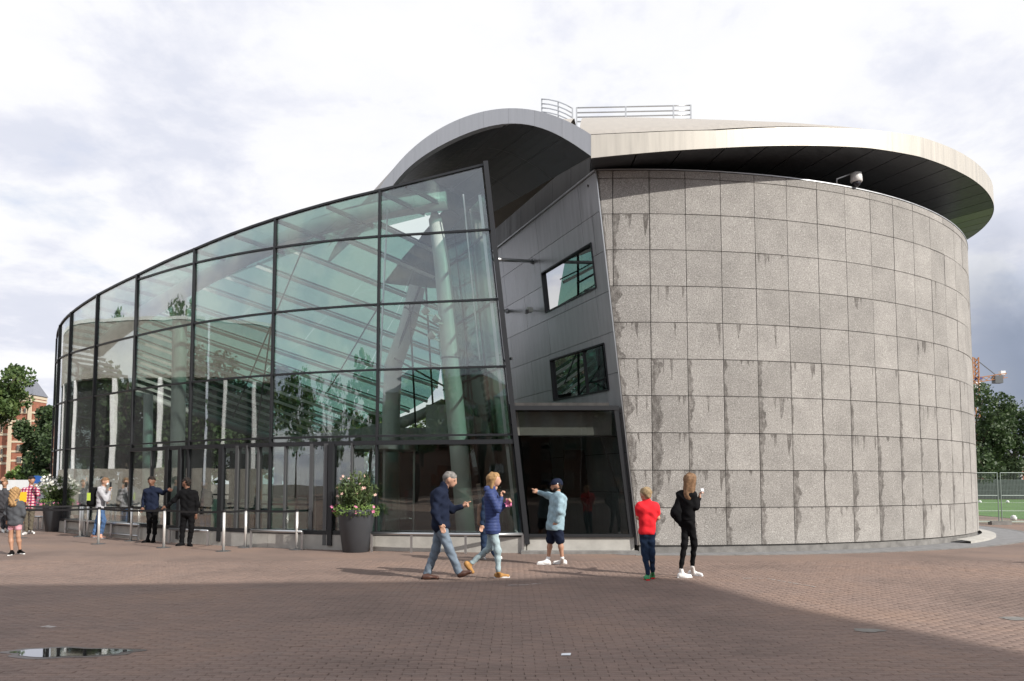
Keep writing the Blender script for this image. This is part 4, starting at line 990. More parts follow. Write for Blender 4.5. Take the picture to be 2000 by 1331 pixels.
# crane
pbr('crane_orange',(.38,.16,.045),.7); pbr('crane_blue',(.03,.06,.25),.5)
cr=thing('tower_crane','orange tower crane rising above the trees behind the stone wall','crane',(at(1896,800,150).x,150,0))
def lat(a,b,w,name,n=8,mat='crane_orange'):
    a,b=Vector(a),Vector(b); mb=MB(); ax=(b-a).normalized(); s1=Vector((0,1,0))*w/2; s2=ax.cross(Vector((0,1,0))).normalized()*w/2
    cs=[s1+s2,s1-s2,-s1-s2,-s1+s2]
    for c in cs: mb.bar(a+c,b+c,w*.13)
    for k in range(n):
        p=a.lerp(b,k/n);q=a.lerp(b,(k+1)/n)
        for j in range(4): mb.bar(p+cs[j],q+cs[(j+1)%4],w*.09)
    return mb.build(name,MAT[mat],cr)
mx=at(1902,760,150); lat((mx.x,150,0),(mx.x,150,at(1902,742,150).z),1.3,'mast',16)
lat((at(1900,744,150).x,150,at(1900,744,150).z),(at(1964,734,150).x,150,at(1964,734,150).z),.9,'counter_jib',6)
lat((at(1903,742,150).x,150,at(1903,742,150).z),(at(1902,699,150).x,150,at(1902,699,150).z),1.2,'apex',5)
lat((at(1900,744,150).x,150,at(1900,744,150).z),(at(1700,760,150).x,150,at(1700,770,150).z),1.1,'jib',14)
MB().bar(at(1902,699,150),at(1945,733,150),.12).build('stay',MAT['frame_grey'],cr)
c=at(1948,742,150); MB().box(c,(1.6,1.2,1.5)).build('counterweight',MAT['frame_grey'],cr)
c=at(1957,729,150); MB().box(c,(.9,.9,.8)).build('winch_house',MAT['white_fabric'],cr)
c=at(1907,753,150); MB().box(c,(1.3,1.2,1.2)).build('cab',MAT['white_fabric'],cr)
c=at(1911,739,150); MB().box(c,(1.1,.9,.5)).build('sign_board',MAT['crane_blue'],cr)
c=at(1980,772,120)
# ------------------------------------------------------------------ things behind the camera (they shade the square and mirror in the glass)
sl=thing('added_shadow_building','unseen tall building behind the viewpoint, its flat roof slab shaped to shade the square','building',(22,-20,0))
HS=20.0; sh=Vector((.80,-.60,0))*HS/math.tan(SUN_EL)
pts=[Vector(p) for p in ((-12,10.75,0),(-7.65,11.0,0),(0,11.55,0),(2.15,12.2,0),(2.9,12.05,0),(3.45,9.7,0),(4.72,6.94,0),(5.6,4.9,0),(9,-8,0),(-12,-14,0))]
MB().prism([p+sh+Vector((0,0,HS)) for p in pts],(0,0,.5)).build('canopy',MAT['concrete'],sl)  # unseen slab added to block the sun, cut to the shadow outline on the square
MB().box((14,-21,9.9),(8,8,19.8)).build('wall',MAT['sand_stone'],sl)
for k in range(5):
    for j in range(4): MB().box((10.8+1.6*j,-16.98,2+3.6*k+.8),(1.0,.06,2.0)).build('window',MAT['far_glass'],sl)
pbr('brick_brown',(.13,.075,.055),.85,0,var=.2,vscale=1.5)
for i,(x,w_,h_) in enumerate(((-46,13,11.5),(-32.5,12,13),(-20,11,10.5),(-8.5,10.5,12.5),(2.5,10,11),(13.2,10,13.5),(24.2,11,11.5),(36,12,12.5),(49,13,10.5),(62,12,12))):
    y=-48; h=thing('town_house',['dark brick town house across the square, westernmost','tall dark town house second from the west','low dark town house third from the west','tall dark town house fourth from the west','dark town house directly behind the viewpoint','tallest dark town house behind the viewpoint','dark town house east of the tallest one','dark town house third from the east','low dark town house second from the east','dark town house at the eastern end'][i],'house',(x,y,0),'town houses across the square')
    MB().box((x,y-4,h_/2),(w_-.05,8,h_)).build('wall',MAT['brick_brown'],h)
    mb=MB(); a=w_/2; mb.v=[(x-a,y+.2,h_),(x+a,y+.2,h_),(x+a,y-8.2,h_),(x-a,y-8.2,h_),(x-a*.6,y-4,h_+2.6),(x+a*.6,y-4,h_+2.6)]; mb.f=[(0,1,5,4),(1,2,5),(2,3,4,5),(3,0,4),(0,3,2,1)]; mb.build('roof',MAT['slate'],h)
    for k in range(3):
        for j in range(4): MB().box((x-a+w_*(j+.5)/4,y+.03,1.8+k*3.4),(1.2,.1,1.9)).build('window',MAT['far_glass'],h)
rb=thing('reflected_museum','long grey brick museum block with tall windows between white piers','building',(-30,-5,0))
pbr('grey_brick',(.25,.235,.21),.85,0,var=.14,vscale=2); 
def wallrun(A,B,parent):
    A,B=Vector(A),Vector(B); d=(B-A); ln=d.length; d.normalize(); n=Vector((-d.y,d.x,0))
    MB().prism([P3(A,0),P3(B,0),P3(B-n*6,0),P3(A-n*6,0)],(0,0,2.3)).build('base_wall',MAT['grey_brick'],parent)
    MB().prism([P3(A,6.9),P3(B,6.9),P3(B-n*6,6.9),P3(A-n*6,6.9)],(0,0,2.9)).build('upper_wall',MAT['grey_brick'],parent)
    MB().prism([P3(A+n*.05,9.8),P3(B+n*.05,9.8),P3(B-n*6,9.8),P3(A-n*6,9.8)],(0,0,.18)).build('coping',MAT['white_steel'],parent)
    MB().prism([P3(A-n*.6,2.3),P3(B-n*.6,2.3),P3(B-n*5.6,2.3),P3(A-n*5.6,2.3)],(0,0,4.6)).build('window_band',MAT['far_glass'] if 0 else MAT['dark_inside'],parent)
    k=int(ln/3.7)
    for i in range(k):
        p=A+d*(ln*(i+.5)/k)-n*.25; MB().box((p.x,p.y,4.6),(.42,.5,4.6),math.atan2(d.y,d.x)).build('pier',MAT['white_fabric'],parent)
wallrun((-30.5,36,0),(-27.2,16.3,0),rb); wallrun((-27,16,0),(-25.6,8.5,0),rb)
for i,(x,y,r,h) in enumerate(((-34,-22,5,13),(-24,-28,5,12),(-14,-33,5,12),(-6,-38,4.5,11),(13,-38,5,12),(-44,20,5,15),(-44,30,5,14),(-46,8,5,14),(26,6,4.5,11),(34,16,4.5,11),(-4,-36,5,15),(30,-16,4,10),(-50,-4,6,13),(-54,-16,6,13),(-42,-32,6,13),(-56,-30,6,14))):
    tree('tree',['leafy tree far left behind the viewpoint','second tree behind the grey museum block','round tree straight behind the left planter view','tree directly behind the viewpoint, slightly left','tree directly behind the viewpoint, slightly right','tall tree beyond the grey block, middle one','tall tree beyond the grey block, northern one','tall tree beyond the grey block, southern one','tree on the sunny right side of the square, near one','tree on the sunny right side of the square, far one','hindmost tree behind the viewpoint','tree beside the shadow-casting building on the right','far wide tree in the west, northern one','far wide tree in the west, second one','far wide tree in the west, nearest the houses','far wide tree in the west, tallest one'][i],(x,y,0),h,r,h*.36,h*.62,2600,.62,'leaf_mid',group='trees across the square',clumps=22)
# ------------------------------------------------------------------ planters
pbr('pot',(.045,.048,.055),.5,0,var=.12,vscale=2); pbr('soil',(.03,.022,.016),.95)
pbr('petal_pink',(.75,.22,.40),.6,0,var=.2); pbr('petal_pale',(.80,.52,.45),.6); pbr('petal_white',(.82,.82,.76),.6)
def flowers(P,size,name,mat,parent):
    V=[];Fc=[]
    mb=MB()
    for p in P:
        p=Vector(p); nrm=Vector(rng.normal(0,1,3)).normalized(); nrm.y-=.8; nrm.normalize(); x=nrm.orthogonal().normalized(); y=nrm.cross(x); s=size*rng.uniform(.7,1.2)
        for k in range(5):
            a=k*1.2566+rng.uniform(0,.3); d=x*math.cos(a)+y*math.sin(a); e=x*math.cos(a+1.57)+y*math.sin(a+1.57)
            mb.quad(p,p+d*s*.6+e*s*.33+nrm*s*.1,p+d*s+nrm*s*.2,p+d*s*.6-e*s*.33+nrm*s*.1)
    o=mb.build(name,mat,parent); o['kind']='stuff'; return o
def planter(p,label,white,shrub_label):
    p=Vector(p); t=thing('planter',label,'planter',p)
    prof=[(.285,0),(.30,.012),(.425,.90),(.432,.955),(.425,.965),(.395,.965),(.39,.90),(.30,.88)]
    MB().lathe(prof,p,40).build('pot',MAT['pot'],t,True)
    MB().lathe([(.39,.89),(.01,.91)],p,24,cap=False).build('soil',MAT['soil'],t)
    s=thing('oleander_shrub',shrub_label,'shrub',p+Vector((0,0,.9)))
    c=p+Vector((0,0,.95)); st_=MB(); L=[];D=[]
    hw=.64 if white else .47; ht=.95 if white else .95
    for i in range(70):
        a=rng.uniform(0,2*math.pi); r=math.sqrt(rng.uniform(0,1)); tip=c+Vector((math.cos(a)*r*hw,math.sin(a)*r*hw,ht*(1-.45*r*r)*rng.uniform(.55,1.0)))
        b=c+Vector((math.cos(a)*r*.12,math.sin(a)*r*.12,-.05)); st_.tube([b,b.lerp(tip,.5)+Vector((0,0,.06)),tip],[.007,.005,.003],4)
        for k in range(34):
            u=rng.uniform(.25,1.0); q=b.lerp(tip,u); L.append(q+Vector(rng.normal(0,.035,3))); dd=(tip-b).normalized()*.8+Vector(rng.normal(0,.7,3)); D.append(dd)
    st_.build('stem',MAT['bark'],s)
    mkobj('foliage',leaves_mesh(np.array(L),.13,'foliage',.24,dirs=np.array(D),jit=.1),MAT['leaf_oleander'],s)
    gsk=[]
    for i in range(900):
        a=rng.uniform(0,2*math.pi); r=.30+.22*rng.uniform(0,1); gsk.append(c+Vector((math.cos(a)*r,math.sin(a)*r,rng.uniform(-.10,.12)-.5*max(0,r-.42))))
    mkobj('trailing_foliage',leaves_mesh(np.array(gsk),.055,'trailing_foliage',.8),MAT['leaf_light'],s)
    P=[]
    for i in range(170 if white else 22):
        a=rng.uniform(0,2*math.pi); r=rng.uniform(.4,1.0)*hw; P.append(c+Vector((math.cos(a)*r,math.sin(a)*r,ht*(1-.45*(r/hw)**2)*rng.uniform(.55,1.05))))
    flowers(P,.05 if white else .036,'blossom',MAT['petal_white'] if white else MAT['petal_pale'],s)
    P=[]
    for i in range(9 if white else 12):
        a=rng.choice([3.3,3.6,3.0,5.6,4.9,5.3,2.9]) if not white else rng.uniform(3.2,6.2); r=.47+rng.uniform(0,.14); P.append(c+Vector((math.cos(a)*r,math.sin(a)*r,rng.uniform(-.08,.12))))
    flowers(P,.045,'geranium',MAT['petal_pink'],s)
pl=gd(695,1078); planter(pl,'large dark grey conical planter in front of the hall doors, right one','' ,'oleander bush with pale pink blossom in the planter beside the doors')
p2=gd(109,1038); planter(p2,'large dark grey conical planter at the left end of the hall, beside the queue',1,'bushy oleander covered in white blossom in the left planter')
def gf(px,py,clear=.35):
    p=gd(px,py); r=(px-1000)/F
    if px<1025:
        q,n,d=on_facade(max(px,105)); 
        if p.y>q.y-clear: p=Vector((r*(q.y-clear),q.y-clear,0))
    return p
# ------------------------------------------------------------------ stanchions and belts
pbr('belt',(.012,.012,.014),.6); pbr('chrome',(.78,.77,.75),.35,.55)
def stanchion(p,label,top=.95):
    t=thing('queue_post',label,'queue post',p,'belt barrier posts of the queue')
    MB().lathe([(.17,0),(.17,.008),(.05,.02)],p,24).build('base',MAT['frame_grey'],t)
    MB().tube([Vector(p)+Vector((0,0,.01)),Vector(p)+Vector((0,0,top-.06))],.032,12).build('post',MAT['chrome'],t,True)
    MB().tube([Vector(p)+Vector((0,0,top-.06)),Vector(p)+Vector((0,0,top))],.036,12).build('belt_head',MAT['belt'],t)
    return t
near=[((-60,1060),'front row post out of frame left'),((191.8,1063),'front row queue post in front of the man with the backpack'),((319.7,1070),'front row queue post under the outstretched hand of the man in black suit'),((436.2,1077),'nearest queue post, right of the man in the black suit'),((483,1064.5),'queue post in front of the glass doors, left of the steel rail'),((582.5,1068.7),'rightmost queue post, left of the pink flowering planter')]
far=[((40,1051),'queue post hidden behind the girl with curly hair'),((155.6,1048.7),'first of three close queue posts right of the left planter'),((165.7,1044.5),'middle of three close queue posts right of the left planter'),((176,1043.5),'third of three close queue posts, left of the backpack'),((260.8,1049),'back row queue post left of the man in the blue jacket')]
def belt(a,b,z=.90):
    a,b=Vector(a),Vector(b); mb=MB(); n=8; prev=None
    for k in range(n+1):
        u=k/n; q=a.lerp(b,u)+Vector((0,0,z-.05*4*u*(1-u)*((b-a).length/2.2)*.5)); 
        if prev is not None:
            mb.bar(prev,q,.004,.05)
        prev=q
    return mb
NP=[]
for (px,lab) in near: g=gf(*px); NP.append((g,stanchion(g,lab)))
for (a,ta),(b,tb_) in zip(NP[:-1],NP[1:]): belt(a,b).build('belt',MAT['belt'],ta)
FP=[]
for (px,lab) in far: g=gf(*px,.8); FP.append((g,stanchion(g,lab)))
for (a,ta),(b,tb_) in list(zip(FP[:-1],FP[1:])): belt(a,b).build('belt',MAT['belt'],ta)
g=gf(330,1052,.6); belt(FP[-1][0],g).build('belt',MAT['belt'],FP[-1][1])
# ------------------------------------------------------------------ low steel rails along the facade
def low_rail(pxs,label,z=.36,second=False):
    pts=[Vector(gf(*p)) for p in pxs]; t=thing('low_rail',label,'rail',pts[0],'low steel rails along the hall')
    MB().tube([p+Vector((0,0,z)) for p in pts],.035,10).build('rail',MAT['steel'],t,True)
    for p in pts: MB().bar(p,p+Vector((0,0,z)),.05,.05).build('post',MAT['steel'],t)
    if second: MB().tube([p+Vector((0,0,.12)) for p in pts],.02,8).build('lower_rail',MAT['steel'],t,True)
low_rail(((728,1078),(805,1079),(910,1080),(1021,1081)),'longest low steel rail, behind the walking couple',z=.42)
low_rail(((494,1066),(593,1069)),'short low steel rail between the doors and the pink flowering planter',z=.42)
low_rail(((335,1054),(410,1057)),'short low steel rail behind the man in the black suit',z=.36)
low_rail(((133,1041),(170,1045),(222,1048),(276,1052)),'low double steel rail behind the queue, right of the left planter',z=.42,second=True)
low_rail(((62,1030),(73,1034),(88,1032)),'curved end of a low steel rail left of the planter',z=.42)
# ------------------------------------------------------------------ small things on the square
m=bpy.data.materials.new('water'); m.use_nodes=True; b=m.node_tree.nodes['Principled BSDF']; b.inputs['Base Color'].default_value=(.03,.028,.026,1); b.inputs['Roughness'].default_value=.03; b.inputs['Specular IOR Level'].default_value=.9; b.inputs['Coat Weight'].default_value=1.0; b.inputs['Coat Roughness'].default_value=.02; MAT['water']=m
def puddle(px,py,rx,ry,label,mat='water',seed=1):
    c=gd(px,py); mb=MB(); vs=[]; n=44; rr=random.Random(seed); ph=[rr.uniform(0,6) for _ in range(5)]
    for k in range(n):
        a=2*math.pi*k/n; w=1+.10*math.sin(3*a+ph[0])+.07*math.sin(5*a+ph[1])+.05*math.sin(9*a+ph[2]); vs.append((c.x+rx*math.cos(a)*w,c.y+ry*math.sin(a)*w,.0045))
    mb.v=vs; mb.f=[tuple(range(n))]; return tag(mb.build('puddle',MAT[mat]),label,'puddle')
puddle(132,1275,.52,.17,'long shallow puddle reflecting the sky in the lower left of the square')
pbr('wet_brick',(.085,.062,.054),.35,0,var=.25,vscale=25); o=puddle(133,1275,.62,.23,'damp margin of bricks around the puddle at lower left','wet_brick',1); o.location.z=-.002; o.name='damp_patch'; o['category']='damp patch'
pbr('damp',(.13,.115,.105),.35,0,var=.2,vscale=6)
def patch(name,px,py,rx,ry,label,mat,cat,seed=2):
    o=puddle(px,py,rx,ry,label,mat,seed); o.name=name; o['category']=cat; return o
pbr('cover_iron',(.20,.19,.175),.55,.2,var=.2,vscale=9)
patch('drain_cover',1697,1232,.16,.10,'round pale grey drain cover in the lower right of the square','cover_iron','drain cover',3)
patch('drain_cover',1990,1209,.2,.12,'grey drain cover at the right picture edge','cover_iron','drain cover',4)
pbr('paper',(.82,.84,.88),.7)
p=gd(1105,1280); mb=MB(); mb.prism([(p.x-.045,p.y-.03,.006),(p.x+.04,p.y-.035,.007),(p.x+.05,p.y+.03,.012),(p.x-.035,p.y+.035,.008)],(0,0,.001)); tag(mb.build('paper_note',MAT['paper']),'small white paper lying on the bricks at the bottom of the picture','paper')
pbr('chalk',(.42,.38,.36),.9,0,var=.3,vscale=20)
def chalk(pts,w,label):
    mb=MB(); P=[gd(*q) for q in pts]
    for a,b in zip(P[:-1],P[1:]):
        d=(b-a).normalized(); n=Vector((-d.y,d.x,0))*w/2; z=Vector((0,0,.0048)); L_=(b-a).length; k=0.
        while k<L_:
            e=min(L_,k+rng.uniform(.04,.16)); j=n*rng.uniform(.5,1.2); mb.quad(a+d*k-j+z,a+d*e-j+z,a+d*e+j+z,a+d*k+j+z); k=e+rng.uniform(.005,.05)
    tag(mb.build('chalk_mark',MAT['chalk']),label,'chalk mark')
chalk(((1450,1130),(1500,1131),(1592,1147)),.035,'thin bent chalk line on the sunlit bricks right of the girl in black')
chalk(((992,1144),(1025,1143),(1058,1140)),.05,'pale streak on the bricks below the woman in the blue jacket')
chalk(((86,1224),(106,1226)),.10,'pale worn spot on the bricks above the puddle')
# ------------------------------------------------------------------ people
def nets(fn,lo,hi,cell):
    lo=np.array(lo)-cell*2; hi=np.array(hi)+cell*2; n=np.maximum(4,np.ceil((hi-lo)/cell).astype(int)+1)
    ax=[lo[i]+cell*np.arange(n[i]) for i in range(3)]
    X,Y,Z=np.meshgrid(*ax,indexing='ij'); P=np.stack([X,Y,Z],-1).astype(np.float32); D=fn(P)
    I=D<0; cs=I[:-1,:-1,:-1].astype(np.int8)
    off=[(i,j,k) for i in(0,1) for j in(0,1) for k in(0,1)]
    cnt=sum(I[i:i+n[0]-1,j:j+n[1]-1,k:k+n[2]-1].astype(np.int8) for i,j,k in off)
    act=(cnt>0)&(cnt<8); idx=-np.ones(act.shape,int); A=np.argwhere(act); idx[act]=np.arange(len(A))
    acc=np.zeros((len(A),3)); c=np.zeros(len(A))
    for a in off:
        for d in range(3):
            if a[d]==1: continue
            b=list(a); b[d]=1
            ia=A+np.array(a); ib=A+np.array(b); da=D[ia[:,0],ia[:,1],ia[:,2]]; db=D[ib[:,0],ib[:,1],ib[:,2]]
            m=(da<0)!=(db<0); t=np.where(m,da/(da-db+1e-12),0)
            pt=ia.astype(float); pt[:,d]+=t; acc+=pt*m[:,None]; c+=m
    V=lo+cell*(acc/np.maximum(c,1)[:,None]); Fs=[]
    for d in range(3):
        e=[0,0,0]; e[d]=1
        a=I[:n[0]-e[0],:n[1]-e[1],:n[2]-e[2]]; b=I[e[0]:,e[1]:,e[2]:]; E=np.argwhere(a!=b); 
        if not len(E): continue
        o1,o2=(d+1)%3,(d+2)%3; ok=(E[:,o1]>0)&(E[:,o2]>0)&(E[:,o1]<n[o1]-1)&(E[:,o2]<n[o2]-1); E=E[ok]
        def cellat(p,q):
            k=E.copy(); k[:,o1]-=p; k[:,o2]-=q; return idx[k[:,0],k[:,1],k[:,2]]
        Q=np.stack([cellat(1,1),cellat(0,1),cellat(0,0),cellat(1,0)],1); s=a[E[:,0],E[:,1],E[:,2]]; Q[~s]=Q[~s][:,::-1]; Q=Q[(Q>=0).all(1)]; Fs.append(Q)
    return V,np.concatenate(Fs)
def capsd(P,c):
    a,b,r0,r1=np.array(c[0],np.float32),np.array(c[1],np.float32),c[2],c[3]
    ab=b-a; L2=float(ab@ab)+1e-9; pa=P-a; h=np.clip((pa@ab)/L2,0,1); return np.linalg.norm(pa-h[...,None]*ab,axis=-1)-(r0+(r1-r0)*h)
def blob(caps,cell=.016,k=.018,cuts=(),disp=None,zmin=None):
    A=np.array([c[j] for c in caps for j in(0,1)]); R=max(max(c[2],c[3]) for c in caps)
    def fn(P):
        acc=None
        ds=[capsd(P,c) for c in caps]; m=np.minimum.reduce(ds); acc=sum(np.exp(-(d-m)/k) for d in ds); D=m-k*np.log(acc)
        if disp is not None: D=D+disp(P)
        for c in cuts: D=np.maximum(D,-capsd(P,c))
        if zmin is not None: D=np.maximum(D,zmin-P[...,2])
        return D
    return nets(fn,A.min(0)-R-.03,A.max(0)+R+.03,cell)
def blobobj(name,parts,mat,parent):
    Vs=[];Fs=[];n=0
    for V,Fc in parts: Vs.append(V); Fs.append(Fc+n); n+=len(V)
    V=np.concatenate(Vs).astype(np.float32); Fc=np.concatenate(Fs)
    me=bpy.data.meshes.new(name); me.vertices.add(len(V)); me.vertices.foreach_set('co',V.ravel()); me.loops.add(Fc.size); me.loops.foreach_set('vertex_index',Fc.ravel().astype(np.int32))
    me.polygons.add(len(Fc)); me.polygons.foreach_set('loop_start',np.arange(0,Fc.size,4,dtype=np.int32)); me.polygons.foreach_set('use_smooth',[True]*len(Fc)); me.update(calc_edges=True)
    return mkobj(name,me,mat,parent)
def folds(amp,freq,seed=0):
    ph=[random.uniform(0,6) for _ in range(6)]
    def f(P):
        x,y,z=P[...,0],P[...,1],P[...,2]
        return amp*(np.sin(freq*(z*1.1+.6*x)+ph[0]+1.5*np.sin(freq*.45*x+ph[1]))*.6+np.sin(freq*1.7*(z-.5*y+.4*x)+ph[2])*.4*np.sin(freq*.6*(x+y)+ph[3]))
    return f
def cloth(name,col,rough=.85,var=.12,bump=.25,vs=12): return pbr(name,col,rough,0,var=var,vscale=vs,bump=bump,bscale=90,spec=.12)
SK={'fair':pbr('skin_fair',(.52,.30,.21),.55),'tan':pbr('skin_tan',(.42,.23,.15),.55),'brown':pbr('skin_brown',(.20,.10,.065),.55)}
pbr('eye_dark',(.02,.015,.012),.3); pbr('lip',(.38,.13,.11),.5)
def V_(p): return np.array(p,dtype=float)
def hand(wr,el,side,pose,sc,fwd=None):
    """fingers from the wrist; returns a mesh part. side: unit vector of the thumb"""
    wr=V_(wr); d=fwd if fwd is not None else wr-V_(el); d=V_(d)/np.linalg.norm(d); s=V_(side)-d*(V_(side)@d); s/=np.linalg.norm(s)+1e-9; pn=np.cross(d,s)
    caps=[(wr-d*.02*sc,wr+d*.035*sc,.023*sc,.026*sc)]
    pal=wr+d*.045*sc
    for k,(o,ln) in enumerate(((.030,.070),(.011,.080),(-.009,.075),(-.028,.058))):
        b=pal+s*o*sc+d*.035*sc; caps.append((pal-d*.03*sc+s*o*.6*sc,b,.014*sc,.0115*sc))
        curl={'relax':.35,'point':(0 if k==0 else 1.5),'curl':1.15,'flat':.08,'hold':.9}[pose]
        p=b; a=0
        for seg,f in enumerate((.42,.33,.25)):
            a+=curl*(.9 if seg else .6); q=p+(d*math.cos(a)+pn*math.sin(a))*ln*f*sc; caps.append((p,q,.0095*sc,.0085*sc)); p=q
    t0=wr+d*.02*sc+s*.02*sc; t1=t0+(d*.6+s*.75)*.035*sc; t2=t1+(d*.85+s*.25+pn*.2)*.032*sc; caps+=[(t0,t1,.013*sc,.0115*sc),(t1,t2,.0105*sc,.009*sc)]
    return blob(caps,.0062*sc,.004)
def person(label,Y0,J,ff,skin,hair,outfit,feet,hands,head_r=1.0,group=None,cuts_extra=()):
    """J: joints in photo pixels with depth offsets; ff: facing vector of the face"""
    W={}
    for k,v in J.items(): W[k]=V_(at(v[0],v[1],Y0+v[2]))
    sc=outfit.get('scale',1.0); hc=W['head']; f=V_(ff)/np.linalg.norm(ff); nk=W['neck']
    u=V_((0,0,1)); u=u-f*(u@f); u/=np.linalg.norm(u); s=np.cross(f,u)
    root=(float(W['neck'][0]),float(Y0),0.0); t=thing('person',label,'person',root,group)
    h=sc*head_r
    caps=[(hc+u*.025*h-f*.018*h,hc+u*.02*h+f*.01*h,.090*h,.086*h),(hc-u*.045*h+f*.02*h,hc-u*.075*h+f*.048*h,.062*h,.038*h),(hc-u*.0*h+f*.04*h,hc-u*.05*h+f*.055*h,.052*h,.045*h),
          (hc+u*.002*h+f*.088*h,hc-u*.03*h+f*.108*h,.010*h,.016*h),(hc+s*.083*h+u*.0*h,hc+s*.086*h-u*.03*h,.014*h,.011*h),(hc-s*.083*h+u*.0*h,hc-s*.086*h-u*.03*h,.014*h,.011*h),
          (nk-u*.03,hc-u*.03*h-f*.02*h,.058*sc,.052*sc)]
    shm=(W['shL']+W['shR'])/2; hpm=(W['hipL']+W['hipR'])/2
    def L(a,b,t): return a+(b-a)*t
    w=outfit.get('waist',1.0)
    torso=lambda g:[(L(shm,W['shL'],.80),L(shm,W['shR'],.80),(.062*sc+g),(.062*sc+g)),(L(shm,W['shL'],.42)-u*.05,L(hpm,W['hipL'],.55)+u*.03,.100*sc*w+g,.098*sc*w+g),(L(shm,W['shR'],.42)-u*.05,L(hpm,W['hipR'],.55)+u*.03,.100*sc*w+g,.098*sc*w+g),
        (L(hpm,W['hipL'],.6),L(hpm,W['hipR'],.6),.100*sc*w+g,.100*sc*w+g)]
    body=list(caps)+torso(-.02)
    for q in 'LR':
        body+=[(W['sh'+q],W['el'+q],.046*sc,.037*sc),(W['el'+q],W['wr'+q],.037*sc,.025*sc),(W['hip'+q],W['kn'+q],.072*sc,.048*sc),(W['kn'+q],L(W['kn'+q],W['an'+q],.35),.046*sc,.050*sc),(L(W['kn'+q],W['an'+q],.35),W['an'+q],.050*sc,.032*sc)]
    if outfit.get('short',1.0)>=1: body=body[:-6]+[(c[0],c[1],min(c[2],.030*sc) if j%3 else .05*sc,.030*sc) for j,c in enumerate(body[-6:])] if False else [c for c in body]
    if outfit.get('short',1.0)>=1:
        n0=len(body)-(outfit_n:=10)
        nb=[]
        for c in body:
            nb.append(c)
        body=nb[:len(caps)+len(torso(0))]
        for q in 'LR': body+=[(W['sh'+q],W['el'+q],.046*sc,.037*sc),(W['el'+q],W['wr'+q],.037*sc,.025*sc),(W['hip'+q],W['kn'+q],.055*sc,.030*sc),(W['kn'+q],W['an'+q],.030*sc,.029*sc)]
    parts=[blob(body,.0145,.012)]
    for q in 'LR':
        if hands.get(q): 
            pose,side=hands[q][0],hands[q][1]; fw=hands[q][2] if len(hands[q])>2 else None; parts.append(hand(W['wr'+q],W['el'+q],side,pose,sc,fw))
    blobobj('body',parts,SK[skin],t)
    # face details
    eyes=MB(); 
    for sg in(-1,1):
        p=hc+u*.012*h+f*.084*h+s*sg*.032*h; eo=MB().lathe([(.001,-.008),(.010,-.005),(.013,0),(.010,.005),(.001,.008)],p,8).build('eye',MAT['eye_dark'],t)
    p=hc-u*.052*h+f*.098*h; MB().bar(p-s*.02*h,p+s*.02*h,.008,.012).build('mouth',MAT['lip'],t)
    # hair
    if hair:
        hm,st=hair
        cut=[(hc+f*.135*h-u*.03*h,hc+f*.12*h-u*.12*h,.092*h,.10*h)]
        hp=[(hc+u*.035*h-f*.024*h,hc+u*.04*h+f*.008*h,.094*h,.088*h),(hc-f*.045*h+u*.01*h,hc-f*.05*h-u*.035*h,.075*h,.058*h)]
        if st=='long': hp+=[(hc-f*.055*h,hc-f*.075*h-u*.30*h,.085*h,.085*h),(hc-f*.02*h+s*.05*h,hc-f*.06*h+s*.06*h-u*.30*h,.06*h,.05*h),(hc-f*.02*h-s*.05*h,hc-f*.06*h-s*.06*h-u*.30*h,.06*h,.05*h)]
        if st=='mid': hp+=[(hc-f*.05*h,hc-f*.085*h-u*.15*h,.08*h,.055*h),(hc-f*.01*h+s*.055*h,hc-f*.03*h+s*.07*h-u*.14*h,.045*h,.03*h),(hc-f*.01*h-s*.055*h,hc-f*.03*h-s*.07*h-u*.14*h,.045*h,.03*h)]
        if st=='curly': hp+=[(hc-f*.05*h,hc-f*.07*h-u*.26*h,.10*h,.085*h),(hc+s*.03-f*.03*h-u*.1,hc-f*.07*h+s*.05-u*.28*h,.07*h,.06*h)]
        am=.006 if st in('long','mid') else (.012 if st in('curly','afro') else .005)
        fr=60 if st!='curly' else 75
        def hd(P,am=am,fr=fr): 
            return am*np.sin(fr*(P[...,0]+.7*P[...,1])+2*np.sin(14*P[...,2]))*(1 if st in('long','mid') else np.sin(fr*.8*P[...,2]))
        blobobj('hair',[blob(hp,.0095,.012,cut,hd)],hm,t)
    o=outfit
    if 'top' in o:
        g=o.get('puff',.018); caps=torso(g); slv=o.get('sleeve','long')
        if 'hem' in o: # extend down below the hips
            for q in 'LR': caps.append((L(hpm,W['hip'+q],.75),L(hpm,W['hip'+q],.75)-u*o['hem'],(.100*w)*sc+g,(.112*w)*sc+g))
        sl=[]
        ar=o.get('arm',1.0)
        for q in 'LR':
            sl+=[(L(shm,W['sh'+q],.9),L(W['sh'+q],W['el'+q],.3),.062*sc+g*.3,.054*sc*ar+g*.4)]
            if slv=='long': sl+=[(W['sh'+q],W['el'+q],.056*sc*ar+g*.4,.046*sc*ar+g*.4),(W['el'+q],L(W['el'+q],W['wr'+q],.93),.046*sc*ar+g*.4,.036*sc*ar+g*.2)]
            else: sl+=[(W['sh'+q],L(W['sh'+q],W['el'+q],.72),.060*sc,.056*sc)]
        cap2=[(nk-u*.05,nk+u*(.0 if not o.get('hood') else .02),.075*sc,.064*sc)]
        if o.get('hood'): cap2+=[(nk-f*.07-u*.02+s*.07,nk-f*.07-u*.02-s*.07,.05,.05)]
        if o.get('collar'): cap2+=[(nk-f*.01-u*.03,nk-f*.015+u*.03,.07*sc,.064*sc)]
        ds=o.get('disp') or folds(.0075,34)
        zc=min(W['hipL'][2],W['hipR'][2])-o.get('hemcut',.07)
        blobobj(o.get('topname','jacket'),[blob(caps+sl+cap2,.013,.013,disp=ds,zmin=zc)],o['top'],t)
